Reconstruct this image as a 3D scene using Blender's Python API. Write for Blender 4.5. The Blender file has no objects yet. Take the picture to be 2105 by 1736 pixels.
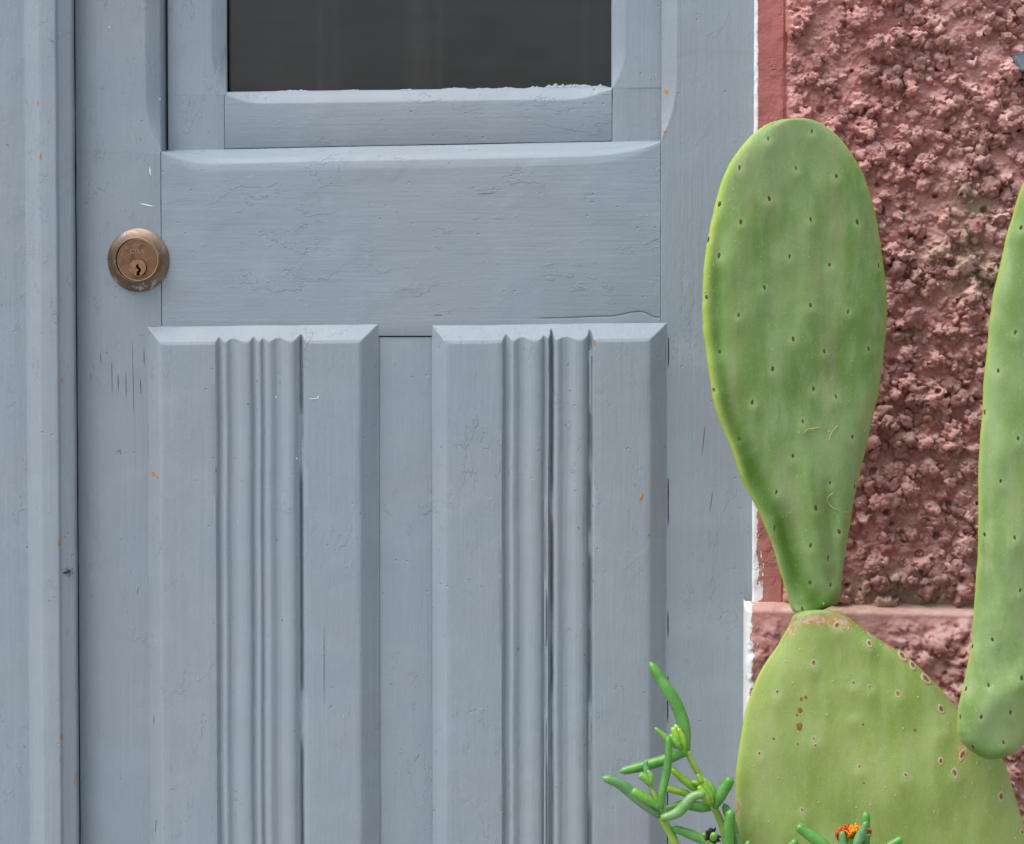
import bpy, bmesh, math, random
import numpy as np
from mathutils import Vector, Matrix, noise as mnoise
from mathutils.bvhtree import BVHTree

random.seed(7)
RNG = np.random.default_rng(11)
SC = bpy.context.scene
COL = SC.collection

# ------------------------------------------------------------------ camera
YAW, PITCH, DIST, FOCAL = math.radians(4.0), math.radians(2.2), 2.0, 87.7
FWD = Vector((-math.sin(YAW) * math.cos(PITCH), math.cos(YAW) * math.cos(PITCH), -math.sin(PITCH)))
CAM = Vector((0, 0, 0.87)) - FWD * DIST
RIGHT = FWD.cross(Vector((0, 0, 1))).normalized()
UP = RIGHT.cross(FWD).normalized()
cam_data = bpy.data.cameras.new('camera')
cam_data.sensor_width = 36
cam_data.sensor_fit = 'HORIZONTAL'
cam_data.lens = FOCAL
cam_data.clip_start = 0.05
cam_data.clip_end = 500
cam = bpy.data.objects.new('camera', cam_data)
m = Matrix((RIGHT, UP, -FWD)).transposed().to_4x4()
m.translation = CAM
cam.matrix_world = m
COL.objects.link(cam)
SC.camera = cam

# ------------------------------------------------------------------ sky and light
SUN_EL, SUN_AZ = math.radians(65), math.radians(-58)   # azimuth from the view's back, to the left
world = bpy.data.worlds.new('World')
SC.world = world
world.use_nodes = True
wn = world.node_tree
bg = wn.nodes['Background']
sky = wn.nodes.new('ShaderNodeTexSky')
sky.sky_type = 'NISHITA'
sky.sun_disc = False
sky.sun_elevation = SUN_EL
sky.air_density = 1.0
sky.dust_density = 3.0
sky.ozone_density = 1.0
hs = wn.nodes.new('ShaderNodeHueSaturation')          # thin cloud: a paler sky
hs.inputs['Saturation'].default_value = 0.62
wn.links.new(sky.outputs[0], hs.inputs['Color'])
wn.links.new(hs.outputs[0], bg.inputs[0])
bg.inputs[1].default_value = 0.10
sun_data = bpy.data.lights.new('sun', 'SUN')
sun_data.energy = 1.5
sun_data.angle = math.radians(62)
sun_data.color = (1.0, 0.985, 0.965)
sun = bpy.data.objects.new('sun', sun_data)
to_sun = Vector((math.sin(SUN_AZ) * math.cos(SUN_EL), -math.cos(SUN_AZ) * math.cos(SUN_EL), math.sin(SUN_EL)))
sun.rotation_euler = to_sun.to_track_quat('Z', 'Y').to_euler()
sky.sun_rotation = math.atan2(to_sun.x, to_sun.y)
COL.objects.link(sun)
SC.view_settings.view_transform = 'Standard'
SC.view_settings.look = 'None'
SC.view_settings.gamma = 1
SC.view_settings.use_curve_mapping = False
SC.view_settings.exposure = 1.12
SC.cycles.use_denoising = True
SC.cycles.max_bounces = 8

# ------------------------------------------------------------------ measuring
W1 = 36.0 / FOCAL
def P(px, py, y=0.0):
    """point of the plane y = const seen at photo position (px, py) of a 2105 x 1736 picture"""
    d = FWD + RIGHT * ((px - 1052.5) / 2105 * W1) + UP * (-(py - 868) / 2105 * W1)
    return CAM + d * ((y - CAM.y) / d.y)
def ray(px, py):
    return (FWD + RIGHT * ((px - 1052.5) / 2105 * W1) + UP * (-(py - 868) / 2105 * W1)).normalized()
def X(px, y=0.0): return P(px, 868, y).x
def Z(py, y=0.0, px=1052): return P(px, py, y).z
PX = X(1053) - X(1052)
def sstep(a, b, x):
    t = min(1, max(0, (x - a) / (b - a)))
    return t * t * (3 - 2 * t)
def npstep(a, b, x):
    t = np.clip((x - a) / (b - a), 0, 1)
    return t * t * (3 - 2 * t)
def nz(a, b=0.0, c=0.0): return mnoise.noise(Vector((a, b, c)))

_tab = RNG.random((512, 512))
def vnoise(x, y, seed=0):
    x = x + seed * 37.17; y = y + seed * 91.71
    xi = np.floor(x).astype(int); yi = np.floor(y).astype(int)
    fx = x - xi; fy = y - yi
    fx = fx * fx * (3 - 2 * fx); fy = fy * fy * (3 - 2 * fy)
    a = _tab[xi & 511, yi & 511]; b = _tab[(xi + 1) & 511, yi & 511]
    c = _tab[xi & 511, (yi + 1) & 511]; d = _tab[(xi + 1) & 511, (yi + 1) & 511]
    return (a * (1 - fx) + b * fx) * (1 - fy) + (c * (1 - fx) + d * fx) * fy
def fbm(x, y, octv=4, seed=0):
    s = 0; a = 1; t = 0
    for i in range(octv):
        s = s + a * vnoise(x * 2 ** i, y * 2 ** i, seed + i); t += a; a *= 0.5
    return s / t

# ------------------------------------------------------------------ objects
def tag(o, label=None, cat=None, group=None, kind=None):
    if label: o['label'] = label
    if cat: o['category'] = cat
    if group: o['group'] = group
    if kind: o['kind'] = kind
    return o
def thing(name, label, cat, loc=(0, 0, 0), group=None):
    o = bpy.data.objects.new(name, None)
    o.empty_display_size = 0.05
    COL.objects.link(o)
    o.location = loc
    return tag(o, label, cat, group, 'thing')
def origin(parent):
    v = Vector((0, 0, 0))
    while parent is not None:
        v += parent.location; parent = parent.parent
    return v
def link(name, me, mat, parent=None, smooth=True, sharp=None):
    if mat is not None:
        for mm in (mat if isinstance(mat, (list, tuple)) else [mat]): me.materials.append(mm)
    if smooth:
        me.polygons.foreach_set('use_smooth', [True] * len(me.polygons))
        if sharp: me.set_sharp_from_angle(angle=math.radians(sharp))
    o = bpy.data.objects.new(name, me)
    COL.objects.link(o)
    if parent is not None: o.parent = parent
    return o
def mk(name, verts, faces, mat, parent=None, smooth=True, sharp=None, recalc=False):
    off = origin(parent)
    me = bpy.data.meshes.new(name)
    me.from_pydata([tuple(Vector(v) - off) for v in verts], [], faces)
    if recalc:
        bm = bmesh.new(); bm.from_mesh(me); bmesh.ops.recalc_face_normals(bm, faces=bm.faces); bm.to_mesh(me); bm.free()
    me.update()
    return link(name, me, mat, parent, smooth, sharp)
def lofted(rows, close=False):
    n = len(rows[0]); V = [p for r in rows for p in r]; F = []
    for i in range(len(rows) - 1):
        for j in range(n if close else n - 1):
            k = (j + 1) % n
            F.append((i * n + j, i * n + k, (i + 1) * n + k, (i + 1) * n + j))
    return V, F
def grid_mesh(name, co, mat, parent, attrs=None, smooth=True):
    """co: (rows, cols, 3) array"""
    r, c, _ = co.shape
    off = np.array(origin(parent))
    idx = np.arange(r * c).reshape(r, c)
    quads = np.stack([idx[:-1, :-1], idx[1:, :-1], idx[1:, 1:], idx[:-1, 1:]], -1).reshape(-1, 4)
    me = bpy.data.meshes.new(name)
    me.vertices.add(r * c)
    me.vertices.foreach_set('co', (co.reshape(-1, 3) - off).astype(np.float32).ravel())
    nq = len(quads)
    me.loops.add(nq * 4)
    me.loops.foreach_set('vertex_index', quads.astype(np.int32).ravel())
    me.polygons.add(nq)
    me.polygons.foreach_set('loop_start', (np.arange(nq) * 4).astype(np.int32))
    me.polygons.foreach_set('loop_total', np.full(nq, 4, np.int32))
    me.update(calc_edges=True)
    for k, a in (attrs or {}).items():
        at = me.attributes.new(k, 'FLOAT', 'POINT')
        at.data.foreach_set('value', a.astype(np.float32).ravel())
    return link(name, me, mat, parent, smooth)
def roundpoly(pts, r=0.0012, n=3):
    """soften the corners of an open polyline of 3-D points"""
    out = [pts[0]]
    for i in range(1, len(pts) - 1):
        a, b, c = pts[i - 1], pts[i], pts[i + 1]
        la, lc = (a - b).length, (c - b).length
        p = b + (a - b) * (min(r, la * .45) / max(la, 1e-9))
        q = b + (c - b) * (min(r, lc * .45) / max(lc, 1e-9))
        for k in range(n):
            t = k / (n - 1)
            out.append(p * (1 - t) ** 2 + b * 2 * t * (1 - t) + q * t * t)
    out.append(pts[-1])
    return out
def wob(p, amp=0.00022, seed=0.0):
    return Vector((p.x + amp * nz(p.z * 22, p.x * 3, seed), p.y + amp * nz(p.x * 26, p.z * 17, seed + 5), p.z + amp * nz(p.x * 22, p.z * 3, seed + 9)))
def rowset(a, b, step=10):
    n = max(1, int(abs(b - a) / step)); return [a + (b - a) * i / n for i in range(n + 1)]

# ------------------------------------------------------------------ materials
class Mat:
    def __init__(self, name, rough=0.5, spec=0.5, metal=0.0):
        self.m = bpy.data.materials.new(name); self.m.use_nodes = True
        self.t = self.m.node_tree; self.b = self.t.nodes['Principled BSDF']
        self.b.inputs['Roughness'].default_value = rough
        self.b.inputs['Specular IOR Level'].default_value = spec
        self.b.inputs['Metallic'].default_value = metal
        self.co = self.n('ShaderNodeTexCoord').outputs['Object']
    def n(self, ty, **kw):
        x = self.t.nodes.new(ty)
        for k, v in kw.items(): setattr(x, k, v)
        return x
    def put(self, sock, v):
        if v is None: return
        if hasattr(v, 'is_linked'): self.t.links.new(v, sock)
        else:
            if isinstance(v, (tuple, list)) and len(v) == 3 and sock.type == 'RGBA': v = (*v, 1)
            sock.default_value = v
    def scaled(self, sx, sy, sz, off=(0, 0, 0), vec=None):
        x = self.n('ShaderNodeMapping'); self.put(x.inputs[0], vec or self.co)
        x.inputs['Scale'].default_value = (sx, sy, sz); x.inputs['Location'].default_value = off
        return x.outputs[0]
    def noise(self, scale, vec=None, detail=3, rough=0.55, dist=0.0):
        x = self.n('ShaderNodeTexNoise'); self.put(x.inputs['Vector'], vec or self.co)
        x.inputs['Scale'].default_value = scale; x.inputs['Detail'].default_value = detail
        x.inputs['Roughness'].default_value = rough; x.inputs['Distortion'].default_value = dist
        return x.outputs['Fac']
    def voro(self, scale, vec=None, feature='F1', rnd=1.0):
        x = self.n('ShaderNodeTexVoronoi', feature=feature); self.put(x.inputs['Vector'], vec or self.co)
        x.inputs['Scale'].default_value = scale; x.inputs['Randomness'].default_value = rnd
        return x.outputs['Distance']
    def step(self, v, a, b, lo=0.0, hi=1.0):
        x = self.n('ShaderNodeMapRange', interpolation_type='SMOOTHSTEP'); self.put(x.inputs[0], v)
        for i, q in ((1, a), (2, b), (3, lo), (4, hi)): x.inputs[i].default_value = q
        return x.outputs[0]
    def math(self, op, a, b=0.0):
        x = self.n('ShaderNodeMath', operation=op); self.put(x.inputs[0], a); self.put(x.inputs[1], b); return x.outputs[0]
    def add(self, *v):
        o = v[0]
        for q in v[1:]: o = self.math('ADD', o, q)
        return o
    def mul(self, a, b): return self.math('MULTIPLY', a, b)
    def mix(self, f, a, b):
        x = self.n('ShaderNodeMix', data_type='RGBA'); self.put(x.inputs[0], f); self.put(x.inputs[6], a); self.put(x.inputs[7], b); return x.outputs[2]
    def attr(self, name):
        return self.n('ShaderNodeAttribute', attribute_name=name).outputs['Fac']
    def normal_z(self):
        s = self.n('ShaderNodeSeparateXYZ'); self.put(s.inputs[0], self.n('ShaderNodeNewGeometry').outputs['Normal']); return s.outputs[2]
    def xyz(self):
        s = self.n('ShaderNodeSeparateXYZ'); self.put(s.inputs[0], self.co); return s.outputs
    def bump(self, h, strength=1.0):
        x = self.n('ShaderNodeBump'); x.inputs['Strength'].default_value = strength; x.inputs['Distance'].default_value = 1.0
        self.put(x.inputs['Height'], h); self.put(self.b.inputs['Normal'], x.outputs[0])
    def color(self, c): self.put(self.b.inputs['Base Color'], c)
    def rough(self, r): self.put(self.b.inputs['Roughness'], r)

def paint(name, axis, off=(0, 0, 0), grain=1.0):
    M = Mat(name, 0.48, 0.35)
    co = M.scaled(1, 1, 1, off)
    if axis == 'v':
        brush = M.scaled(1, 1, .035, vec=co); wood = M.scaled(1, 1, .09, vec=co); tear = M.scaled(1, 1, .45, vec=co)
    else:
        brush = M.scaled(.035, 1, 1, vec=co); wood = M.scaled(.09, 1, 1, vec=co); tear = M.scaled(.45, 1, 1, vec=co)
    big = M.noise(5, co, 3); mid = M.noise(26, co, 4)
    # brush marks, raised grain, layers of old paint with torn edges, pits
    b1 = M.mul(M.noise(520, brush, 2), .00024 * grain)
    b2 = M.mul(M.noise(170, wood, 4, .6, .2), .00042 * grain)
    patch = M.step(M.noise(9, co, 2), .42, .62)
    l1 = M.noise(34, tear, 5, .62, .4)
    e1 = M.mul(M.mul(M.step(l1, .60, .606), patch), .00030 if axis == 'v' else .00052)
    e2 = M.mul(M.mul(M.step(M.noise(52, tear, 4, .6), .33, .336), M.step(M.noise(13, M.scaled(1, 1, 1, (5, 5, 5), vec=co), 2), .5, .6)), .00022 if axis == 'v' else .00045)
    e3 = M.mul(M.mul(M.step(M.noise(75, tear, 4, .65), .62, .63), patch), .0004)
    orange = M.mul(M.noise(230, co, 3), .00022)
    pits = M.mul(M.step(M.voro(95, co), .05, .11, -1.0, 0.0), .0005)
    gate = M.step(M.noise(21, co, 2), .5, .6)
    wave = M.mul(M.noise(14, co, 2), .00035)
    M.bump(M.add(b1, b2, e1, e2, e3, orange, wave, M.mul(pits, gate)), 0.9)
    c = M.mix(M.step(big, .35, .65), (.256, .309, .348), (.272, .311, .344))
    c = M.mix(M.mul(M.step(mid, .45, .75), .35), c, (.300, .352, .392))
    c = M.mix(M.mul(M.step(M.noise(300, brush, 2), .45, .75), .22), c, (.315, .368, .412))
    dirt = M.mul(M.step(M.noise(170, co, 2), .735, .76), .75)
    c = M.mix(dirt, c, (.13, .14, .15))
    white = M.mul(M.step(M.voro(70, M.scaled(1, 1, 1, (3.3, 1.2, 7.1), vec=co)), .035, .02), M.step(M.noise(11, co, 1), .56, .6))
    c = M.mix(M.mul(white, .6), c, (.75, .77, .78))
    M.color(c)
    M.rough(M.step(mid, .3, .7, .42, .56))
    return M.m
PAINT_V = paint('grey_blue_paint_upright', 'v')
PAINT_V2 = paint('grey_blue_paint_panel', 'v', (4.1, 2.2, 1.7), .8)
PAINT_H = paint('grey_blue_paint_level', 'h', (1.3, 5.2, 8.7), .62)

def simple(name, col, rough=.6, spec=.4, metal=0.0, var=None, nscale=200, bump=0.0):
    M = Mat(name, rough, spec, metal)
    if var: M.color(M.mix(M.step(M.noise(nscale, detail=4), .35, .65), col, var))
    else: M.color(col)
    if bump: M.bump(M.mul(M.noise(nscale * 2.2, detail=4), bump))
    return M.m
WOOD_CHIP = simple('bare_orange_wood', (.60, .26, .055), .7, .3, var=(.36, .14, .03), nscale=900)
WHITE_CHIP = simple('white_scrape', (.72, .73, .72), .7)
DARK_GAP = simple('dark_backing', (.045, .038, .032), .9, .2)
INSECT = simple('dry_insect_shell', (.03, .025, .02), .7)
PAVING = simple('pale_paving', (.34, .32, .29), .85, .3, var=(.28, .26, .24), nscale=9, bump=.002)

def wall_mat(name, smoothish=False):
    M = Mat(name, .88, .15)
    red, red2 = (.480, .198, .172), (.530, .252, .222)
    pink, dusty = (.675, .440, .396), (.69, .54, .47)
    big = M.noise(11, detail=3); f = M.noise(120, detail=5, rough=.65)
    c = M.mix(M.step(big, .35, .65), red, red2)
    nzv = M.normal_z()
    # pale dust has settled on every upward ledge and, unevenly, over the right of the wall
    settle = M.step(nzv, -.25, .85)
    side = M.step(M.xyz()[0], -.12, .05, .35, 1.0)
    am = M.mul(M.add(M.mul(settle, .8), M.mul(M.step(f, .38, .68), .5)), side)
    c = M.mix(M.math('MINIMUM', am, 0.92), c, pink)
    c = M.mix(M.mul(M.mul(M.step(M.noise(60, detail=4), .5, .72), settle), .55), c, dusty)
    dust = M.attr('dust')
    c = M.mix(M.mul(dust, M.step(M.noise(90, detail=5, rough=.7), .32, .6)), c, (.56, .43, .31))
    grit = M.step(M.noise(420, detail=2), .69, .73)
    c = M.mix(M.mul(grit, .5), c, (.6, .45, .38))
    w = M.attr('white')
    wn_ = M.add(M.mul(M.noise(130, M.scaled(1, 1, .45), detail=5, rough=.7), .75), M.mul(M.noise(28, detail=2), .25))
    wh = M.step(M.math('SUBTRACT', w, wn_), -.01, .02)
    stain = M.step(M.noise(55, detail=3), .56, .68)
    c = M.mix(wh, c, M.mix(M.mul(stain, .6), (.78, .78, .77), (.58, .5, .36)))
    M.color(c)
    k = .8 if smoothish else 1.0
    M.bump(M.add(M.mul(M.noise(260, detail=5, rough=.7), .0011 * k), M.mul(M.noise(900, detail=3, rough=.7), .00045 * k), M.mul(wh, .0004)), .9)
    return M.m
ROUGH = wall_mat('red_roughcast')
MARGIN = wall_mat('red_smooth_render', True)
def smooth_red():
    M = Mat('red_painted_margin', .62, .3)
    c = M.mix(M.step(M.noise(14, detail=3), .35, .65), (.385, .122, .104), (.435, .158, .136))
    c = M.mix(M.mul(M.step(M.noise(110, M.scaled(1, 1, .3), detail=4), .55, .75), .45), c, (.52, .21, .18))
    low = M.step(M.xyz()[2], .83, .77)
    c = M.mix(M.mul(low, M.step(M.noise(70, detail=4), .4, .65)), c, (.42, .19, .155))
    w = M.attr('white')
    wn_ = M.add(M.mul(M.noise(170, M.scaled(1, 1, .35), detail=5, rough=.75), .8), M.mul(M.noise(30, detail=2), .2))
    wh = M.step(M.math('SUBTRACT', w, wn_), -.01, .02)
    c = M.mix(wh, c, (.78, .78, .77))
    M.color(c)
    M.bump(M.add(M.mul(M.noise(60, detail=4), .0028), M.mul(M.noise(300, M.scaled(1, 1, .2), detail=3), .00035), M.mul(M.step(M.noise(40, detail=5), .58, .6), .0004)))
    return M.m
RED_MARGIN = smooth_red()
def white_paint():
    M = Mat('white_edge_paint', .6, .3)
    c = M.mix(M.step(M.noise(60, detail=4), .55, .7), (.80, .81, .81), (.66, .62, .52))
    c = M.mix(M.step(M.noise(150, M.scaled(1, 1, .4), detail=4, rough=.7), .66, .69), c, (.40, .13, .10))
    M.color(c)
    M.bump(M.mul(M.noise(140, detail=4), .0008))
    return M.m
WHITE = white_paint()

def cactus_mat(name, a, b, pale, rim, streak):
    M = Mat(name, .5, .36)
    n1 = M.noise(17, M.scaled(1, 1, .55), 4); n2 = M.noise(55, M.scaled(1.4, 1, .35), 4)
    c = M.mix(M.step(n1, .36, .64), a, b)
    c = M.mix(M.mul(M.step(n2, .42, .68), .6), c, pale)
    c = M.mix(M.mul(M.step(M.noise(9, M.scaled(1, 1, .7, (3, 7, 1)), 5, .65), .46, .66), .65), c, pale)
    c = M.mix(M.mul(M.step(M.noise(24, M.scaled(1.8, 1, .22, (2, 1, 5)), 3), .52, .68), streak), c, (.30, .30, .15))
    c = M.mix(M.mul(M.attr('halo'), .45), c, (.30, .44, .20))
    c = M.mix(M.mul(M.attr('bare_shade'), .95), c, (.075, .185, .012))   # fold shade painted in as deep green, along with missing waxy bloom
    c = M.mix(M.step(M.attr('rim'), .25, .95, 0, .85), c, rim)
    c = M.mix(M.mul(M.attr('cork'), M.step(M.noise(150, detail=5, rough=.7), .3, .5)), c, M.mix(M.step(M.noise(260, detail=3), .4, .6), (.42, .24, .08), (.50, .38, .26)))
    sp = M.step(M.noise(1100, detail=1), .66, .74)
    c = M.mix(M.mul(sp, .42), c, (.52, .62, .42))
    sp2 = M.mul(M.step(M.voro(130), .05, .03), M.step(M.noise(40, detail=1), .55, .6))
    c = M.mix(M.mul(sp2, .6), c, (.6, .62, .45))
    M.color(c)
    M.rough(M.step(n2, .3, .7, .44, .60))
    M.b.inputs['Subsurface Weight'].default_value = .12
    M.b.inputs['Subsurface Radius'].default_value = (.004, .006, .002)
    M.b.inputs['Subsurface Scale'].default_value = .6
    M.bump(M.add(M.mul(M.noise(60, M.scaled(1, 1, .5), 3), .0008), M.mul(M.noise(180, M.scaled(1, 1, .6), 4), .00035), M.mul(M.noise(800, detail=2), .00014)))
    return M.m
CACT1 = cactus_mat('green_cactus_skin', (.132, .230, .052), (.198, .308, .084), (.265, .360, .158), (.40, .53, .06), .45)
CACT2 = cactus_mat('yellow_green_cactus_skin', (.190, .283, .056), (.262, .352, .088), (.300, .382, .135), (.45, .53, .08), .15)
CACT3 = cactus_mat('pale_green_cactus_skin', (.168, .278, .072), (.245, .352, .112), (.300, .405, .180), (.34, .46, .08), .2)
AREOLE = simple('areole_felt', (.060, .040, .020), .9, .1, var=(.16, .10, .04), nscale=900)
SCAR = simple('corky_scar', (.64, .50, .33), .9, .15, var=(.48, .33, .18), nscale=700, bump=.0004)
SCAR_DARK = simple('scar_hollow', (.13, .085, .045), .95, .1, var=(.22, .15, .09), nscale=800)
RUST = simple('rusty_blotch', (.33, .13, .025), .8, .2, var=(.22, .10, .03), nscale=700)
FIBRE = simple('dry_straw_fibre', (.58, .42, .17), .7, .3)
WEB = simple('dusty_cobweb', (.50, .41, .29), .9, .1)
def leaf_mat(name, a, b, tip):
    M = Mat(name, .3, .5)
    c = M.mix(M.step(M.noise(70, detail=3), .38, .62), a, b)
    c = M.mix(M.step(M.attr('along'), .72, 1.0, 0, .6), c, tip)
    c = M.mix(M.mul(M.step(M.noise(900, detail=1), .62, .7), .25), c, (.45, .6, .35))
    M.color(c)
    M.b.inputs['Subsurface Weight'].default_value = .2
    M.b.inputs['Subsurface Radius'].default_value = (.003, .006, .001)
    M.b.inputs['Subsurface Scale'].default_value = .5
    M.bump(M.mul(M.noise(240, detail=3), .0003))
    return M.m
LEAF = {
    'green': leaf_mat('fleshy_green_leaf', (.075, .260, .040), (.125, .345, .065), (.095, .32, .032)),
    'blue': leaf_mat('bluish_green_leaf', (.090, .245, .080), (.135, .310, .130), (.12, .29, .07)),
    'pale': leaf_mat('pale_bloomed_leaf', (.125, .300, .085), (.180, .350, .125), (.20, .37, .11)),
    'lime': leaf_mat('lime_young_leaf', (.190, .400, .022), (.290, .480, .035), (.33, .52, .05)),
    'fresh': leaf_mat('fresh_green_leaf', (.120, .330, .035), (.175, .390, .060), (.18, .40, .05)),
}
STEM = leaf_mat('yellow_green_stem', (.240, .400, .045), (.330, .470, .080), (.30, .45, .06))
PETAL = simple('withered_orange_petal', (.60, .115, .012), .6, .3, var=(.30, .035, .008), nscale=400)
PETAL_C = simple('orange_flower_centre', (.90, .46, .02), .6, .3, var=(.78, .22, .012), nscale=500)
BLACK_SEED = simple('black_dried_sepal', (.018, .014, .012), .7, .2, var=(.05, .03, .02), nscale=500)
def metal_mat():
    M = Mat('weathered_zinc', .55, .5, .35)
    c = M.mix(M.step(M.noise(45, detail=4), .35, .65), (.16, .20, .24), (.27, .31, .34))
    c = M.mix(M.step(M.noise(160, detail=4), .58, .66), c, (.45, .45, .42))
    M.color(c); M.bump(M.mul(M.noise(300, detail=3), .0004)); return M.m
ZINC = metal_mat()
def brass(name, a, b, patina, verd=0.0, worn=0.0):
    M = Mat(name, .5, .5, .6)
    c = M.mix(M.step(M.noise(60, detail=4), .35, .65), a, b)
    c = M.mix(M.mul(M.step(M.noise(95, M.scaled(1, 1, 1, (1, 2, 3)), 5, .65), .45, .62), .75), c, patina)
    if worn:   # thumb-rubbed, dusty upper rim
        z = M.step(M.xyz()[2], 1.000, 1.022)
        c = M.mix(M.mul(z, worn), c, (.56, .42, .34))
    if verd:
        c = M.mix(M.mul(M.step(M.noise(130, M.scaled(1, 1, .6, (7, 2, 1)), 4), .58, .66), verd), c, (.34, .40, .40))
    M.color(c)
    M.rough(M.step(M.noise(150, detail=4), .3, .7, .36, .62))
    M.bump(M.mul(M.noise(380, detail=4), .00025)); return M.m
BRASS_ROSE = brass('tarnished_brass_collar', (.170, .100, .048), (.245, .155, .085), (.20, .18, .155), .9, .4)
BRASS_FACE = brass('copper_brown_brass', (.185, .092, .050), (.245, .130, .076), (.12, .06, .034))
BRASS_PLUG = brass('rubbed_plug_brass', (.30, .155, .085), (.36, .20, .12), (.20, .10, .05))
BRASS_EDGE = simple('rubbed_brass_edge', (.46, .33, .13), .5, .5, .7)
BRASS_TEXT = simple('worn_engraving', (.30, .215, .15), .6, .4, .4)

# ================================================================== ground
gz = 0.0
gm = Mat('paving_ground', .85, .3)
gm.color(gm.mix(gm.step(gm.noise(6, detail=5), .35, .65), (.33, .31, .28), (.25, .235, .215)))
gm.bump(gm.mul(gm.noise(60, detail=5), .003))
g = mk('ground', [(-60, -60, gz), (60, -60, gz), (60, .4, gz), (-60, .4, gz)], [(0, 1, 2, 3)], gm.m)
tag(g, kind='structure')
rm = Mat('asphalt', .9, .3)
rm.color(rm.mix(rm.step(rm.noise(30, detail=5), .35, .65), (.058, .054, .050), (.042, .040, .038)))
rm.bump(rm.mul(rm.noise(220, detail=3), .002))
o = mk('added_road', [(-60, -60, .004), (60, -60, .004), (60, -4.2, .004), (-60, -4.2, .004)], [(0, 1, 2, 3)], rm.m)  # unseen dark road, added to darken the glass reflection and lower the bounce
tag(o, kind='structure')

# ================================================================== door
door = thing('door', 'grey blue wooden door leaf with glass, two fluted panels and brass lock', 'door', (X(850), 0, 0), 'leaves of the grey blue door')
TOPY, BOTY = -2050, 3050     # far above and below the frame
SASH, GLASS = .0180, .0275
def vboard(name, prof, pys, mat, parent, seed=0.0, r=.0011, sharp=40):
    """prof(py) -> list of (px, depth); swept up the door"""
    rows = []
    for py in pys:
        pts = [Vector((X(a, d), d, Z(py))) for a, d in prof(py)]
        rows.append([wob(p, seed=seed) for p in roundpoly(pts, r)])
    V, F = lofted(rows)
    return mk(name, V, F, mat, parent, True, sharp)
def hboard(name, prof, pxs, mat, parent, seed=0.0, r=.0011, sharp=40, dref=0.0):
    """prof(px) -> list of (py, depth); swept across the door"""
    rows = []
    for px in pxs:
        pts = []
        for py, d in prof(px):
            q = P(px, py, d); pts.append(Vector((X(px, dref), d, q.z)))
        rows.append([wob(p, seed=seed) for p in roundpoly(pts, r)])
    V, F = lofted([list(reversed(r_)) for r_ in rows])
    return mk(name, V, F, mat, parent, True, sharp)
VIEW = rowset(-260, 1900, 9)
LONG = [TOPY, -1200, -600] + VIEW + [2300, 2700, BOTY]

def rail_top(px): return 310 + (290 - 310) * (px - 345) / 1010
def gapw(s, seed, lo=.25, hi=1.5): return lo + hi * max(0.0, nz(s * .018, seed) + .12 * nz(s * .11, seed + 3))

# left stile
def prof_ls(py):
    g_ = gapw(py, 2.0, .04, .9)
    if py < 309:
        c = 1 - min(1, max(0, (py - 180) / 126)) ** 2.3
        return [(159.1 + .5 * nz(py * .02, 5.5), .02), (159.4 + .5 * nz(py * .02, 5.5), 0), (334 - 31 * c, 0), (334.5, .0075 * c), (347.6, SASH + .008)]
    return [(159.1 + .5 * nz(py * .02, 5.5), .02), (159.4 + .5 * nz(py * .02, 5.5), 0), (250, 0), (333.6 - g_, 0), (333.8 - g_, .02)]
rows = sorted(set([p for p in LONG if abs(p - 309) > 5] + [308.99, 309.01] + rowset(180, 304, 5)))
vboard('stile', prof_ls, rows, PAINT_V, door, 1.0)
# right stile: stopped chamfer beside the glass, an open seam along the lower panel
def prof_rs(py):
    g_ = gapw(py, 7.0, .03, .7)
    if py < 289:
        c = 1 - min(1, max(0, (py - 150) / 136)) ** 2.3
        return [(1360, .016), (1358, .0105 * c + .0004), (1358.5 + 27 * c, .0008 * c), (1359.5 + 30 * c, -.0004 * c), (1364 + 34 * c, 0), (1378 + 22 * c, 0), (1381 + 22 * c, 0), (1565, 0)]
    o = 0.0 if py < 672 else gapw(py, 11.0, .1, 2.4)
    dd = .006 * sstep(.0, .25, nz(py * .013, 4.7)) if py >= 672 else 0.0
    return [(1356.4 + g_, .016), (1356.6 + g_, .0), (1364, 0), (1373.2, 0), (1373.8, dd), (1374.2 + o, dd), (1375 + o, 0), (1565, 0)]
rows = sorted(set([p for p in LONG if abs(p - 289) > 5] + [288.99, 289.01] + rowset(160, 284, 5)))
vboard('stile', prof_rs, rows, PAINT_V, door, 2.0, r=.0007)
# middle rail
def prof_rail(px):
    c = (min(1, max(0, (px - 334) / 105)) * (2 - min(1, max(0, (px - 334) / 105)))) * (1 - max(0, (px - 1195) / 162) ** 2.2) * .97 + .03
    t = rail_top(px)
    k = sstep(1085, 1130, px) * (1 - sstep(1345, 1372, px))
    cy = 655 - 5 * sstep(1090, 1290, px) - 9 * sstep(1255, 1312, px) + 12 * sstep(1318, 1350, px) + .5 * nz(px * .05, 3)
    w = (.15 + .7 * max(0, nz(px * .016, 8) + .3)) * k + .04
    dep = .0007 * k + .00002
    return [(t - 1, SASH + .006), (t, min(SASH, .0150) - .001), (t + 1 + 17 * c, .0046 * c), (t + 2 + 27 * c, .0012 * c), (t + 6 + 40 * c, 0), (520, 0), (cy - w - .6, -.0002 * k), (cy - w, dep), (cy + w, dep), (cy + w + 1.5, .0001 * k), (691.2, 0), (691.6, .02)]
def rail_px():
    return sorted(set(rowset(334.2, 1356.2, 7)))
hboard('rail', prof_rail, rail_px(), PAINT_H, door, 3.0, r=.0009)
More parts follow.
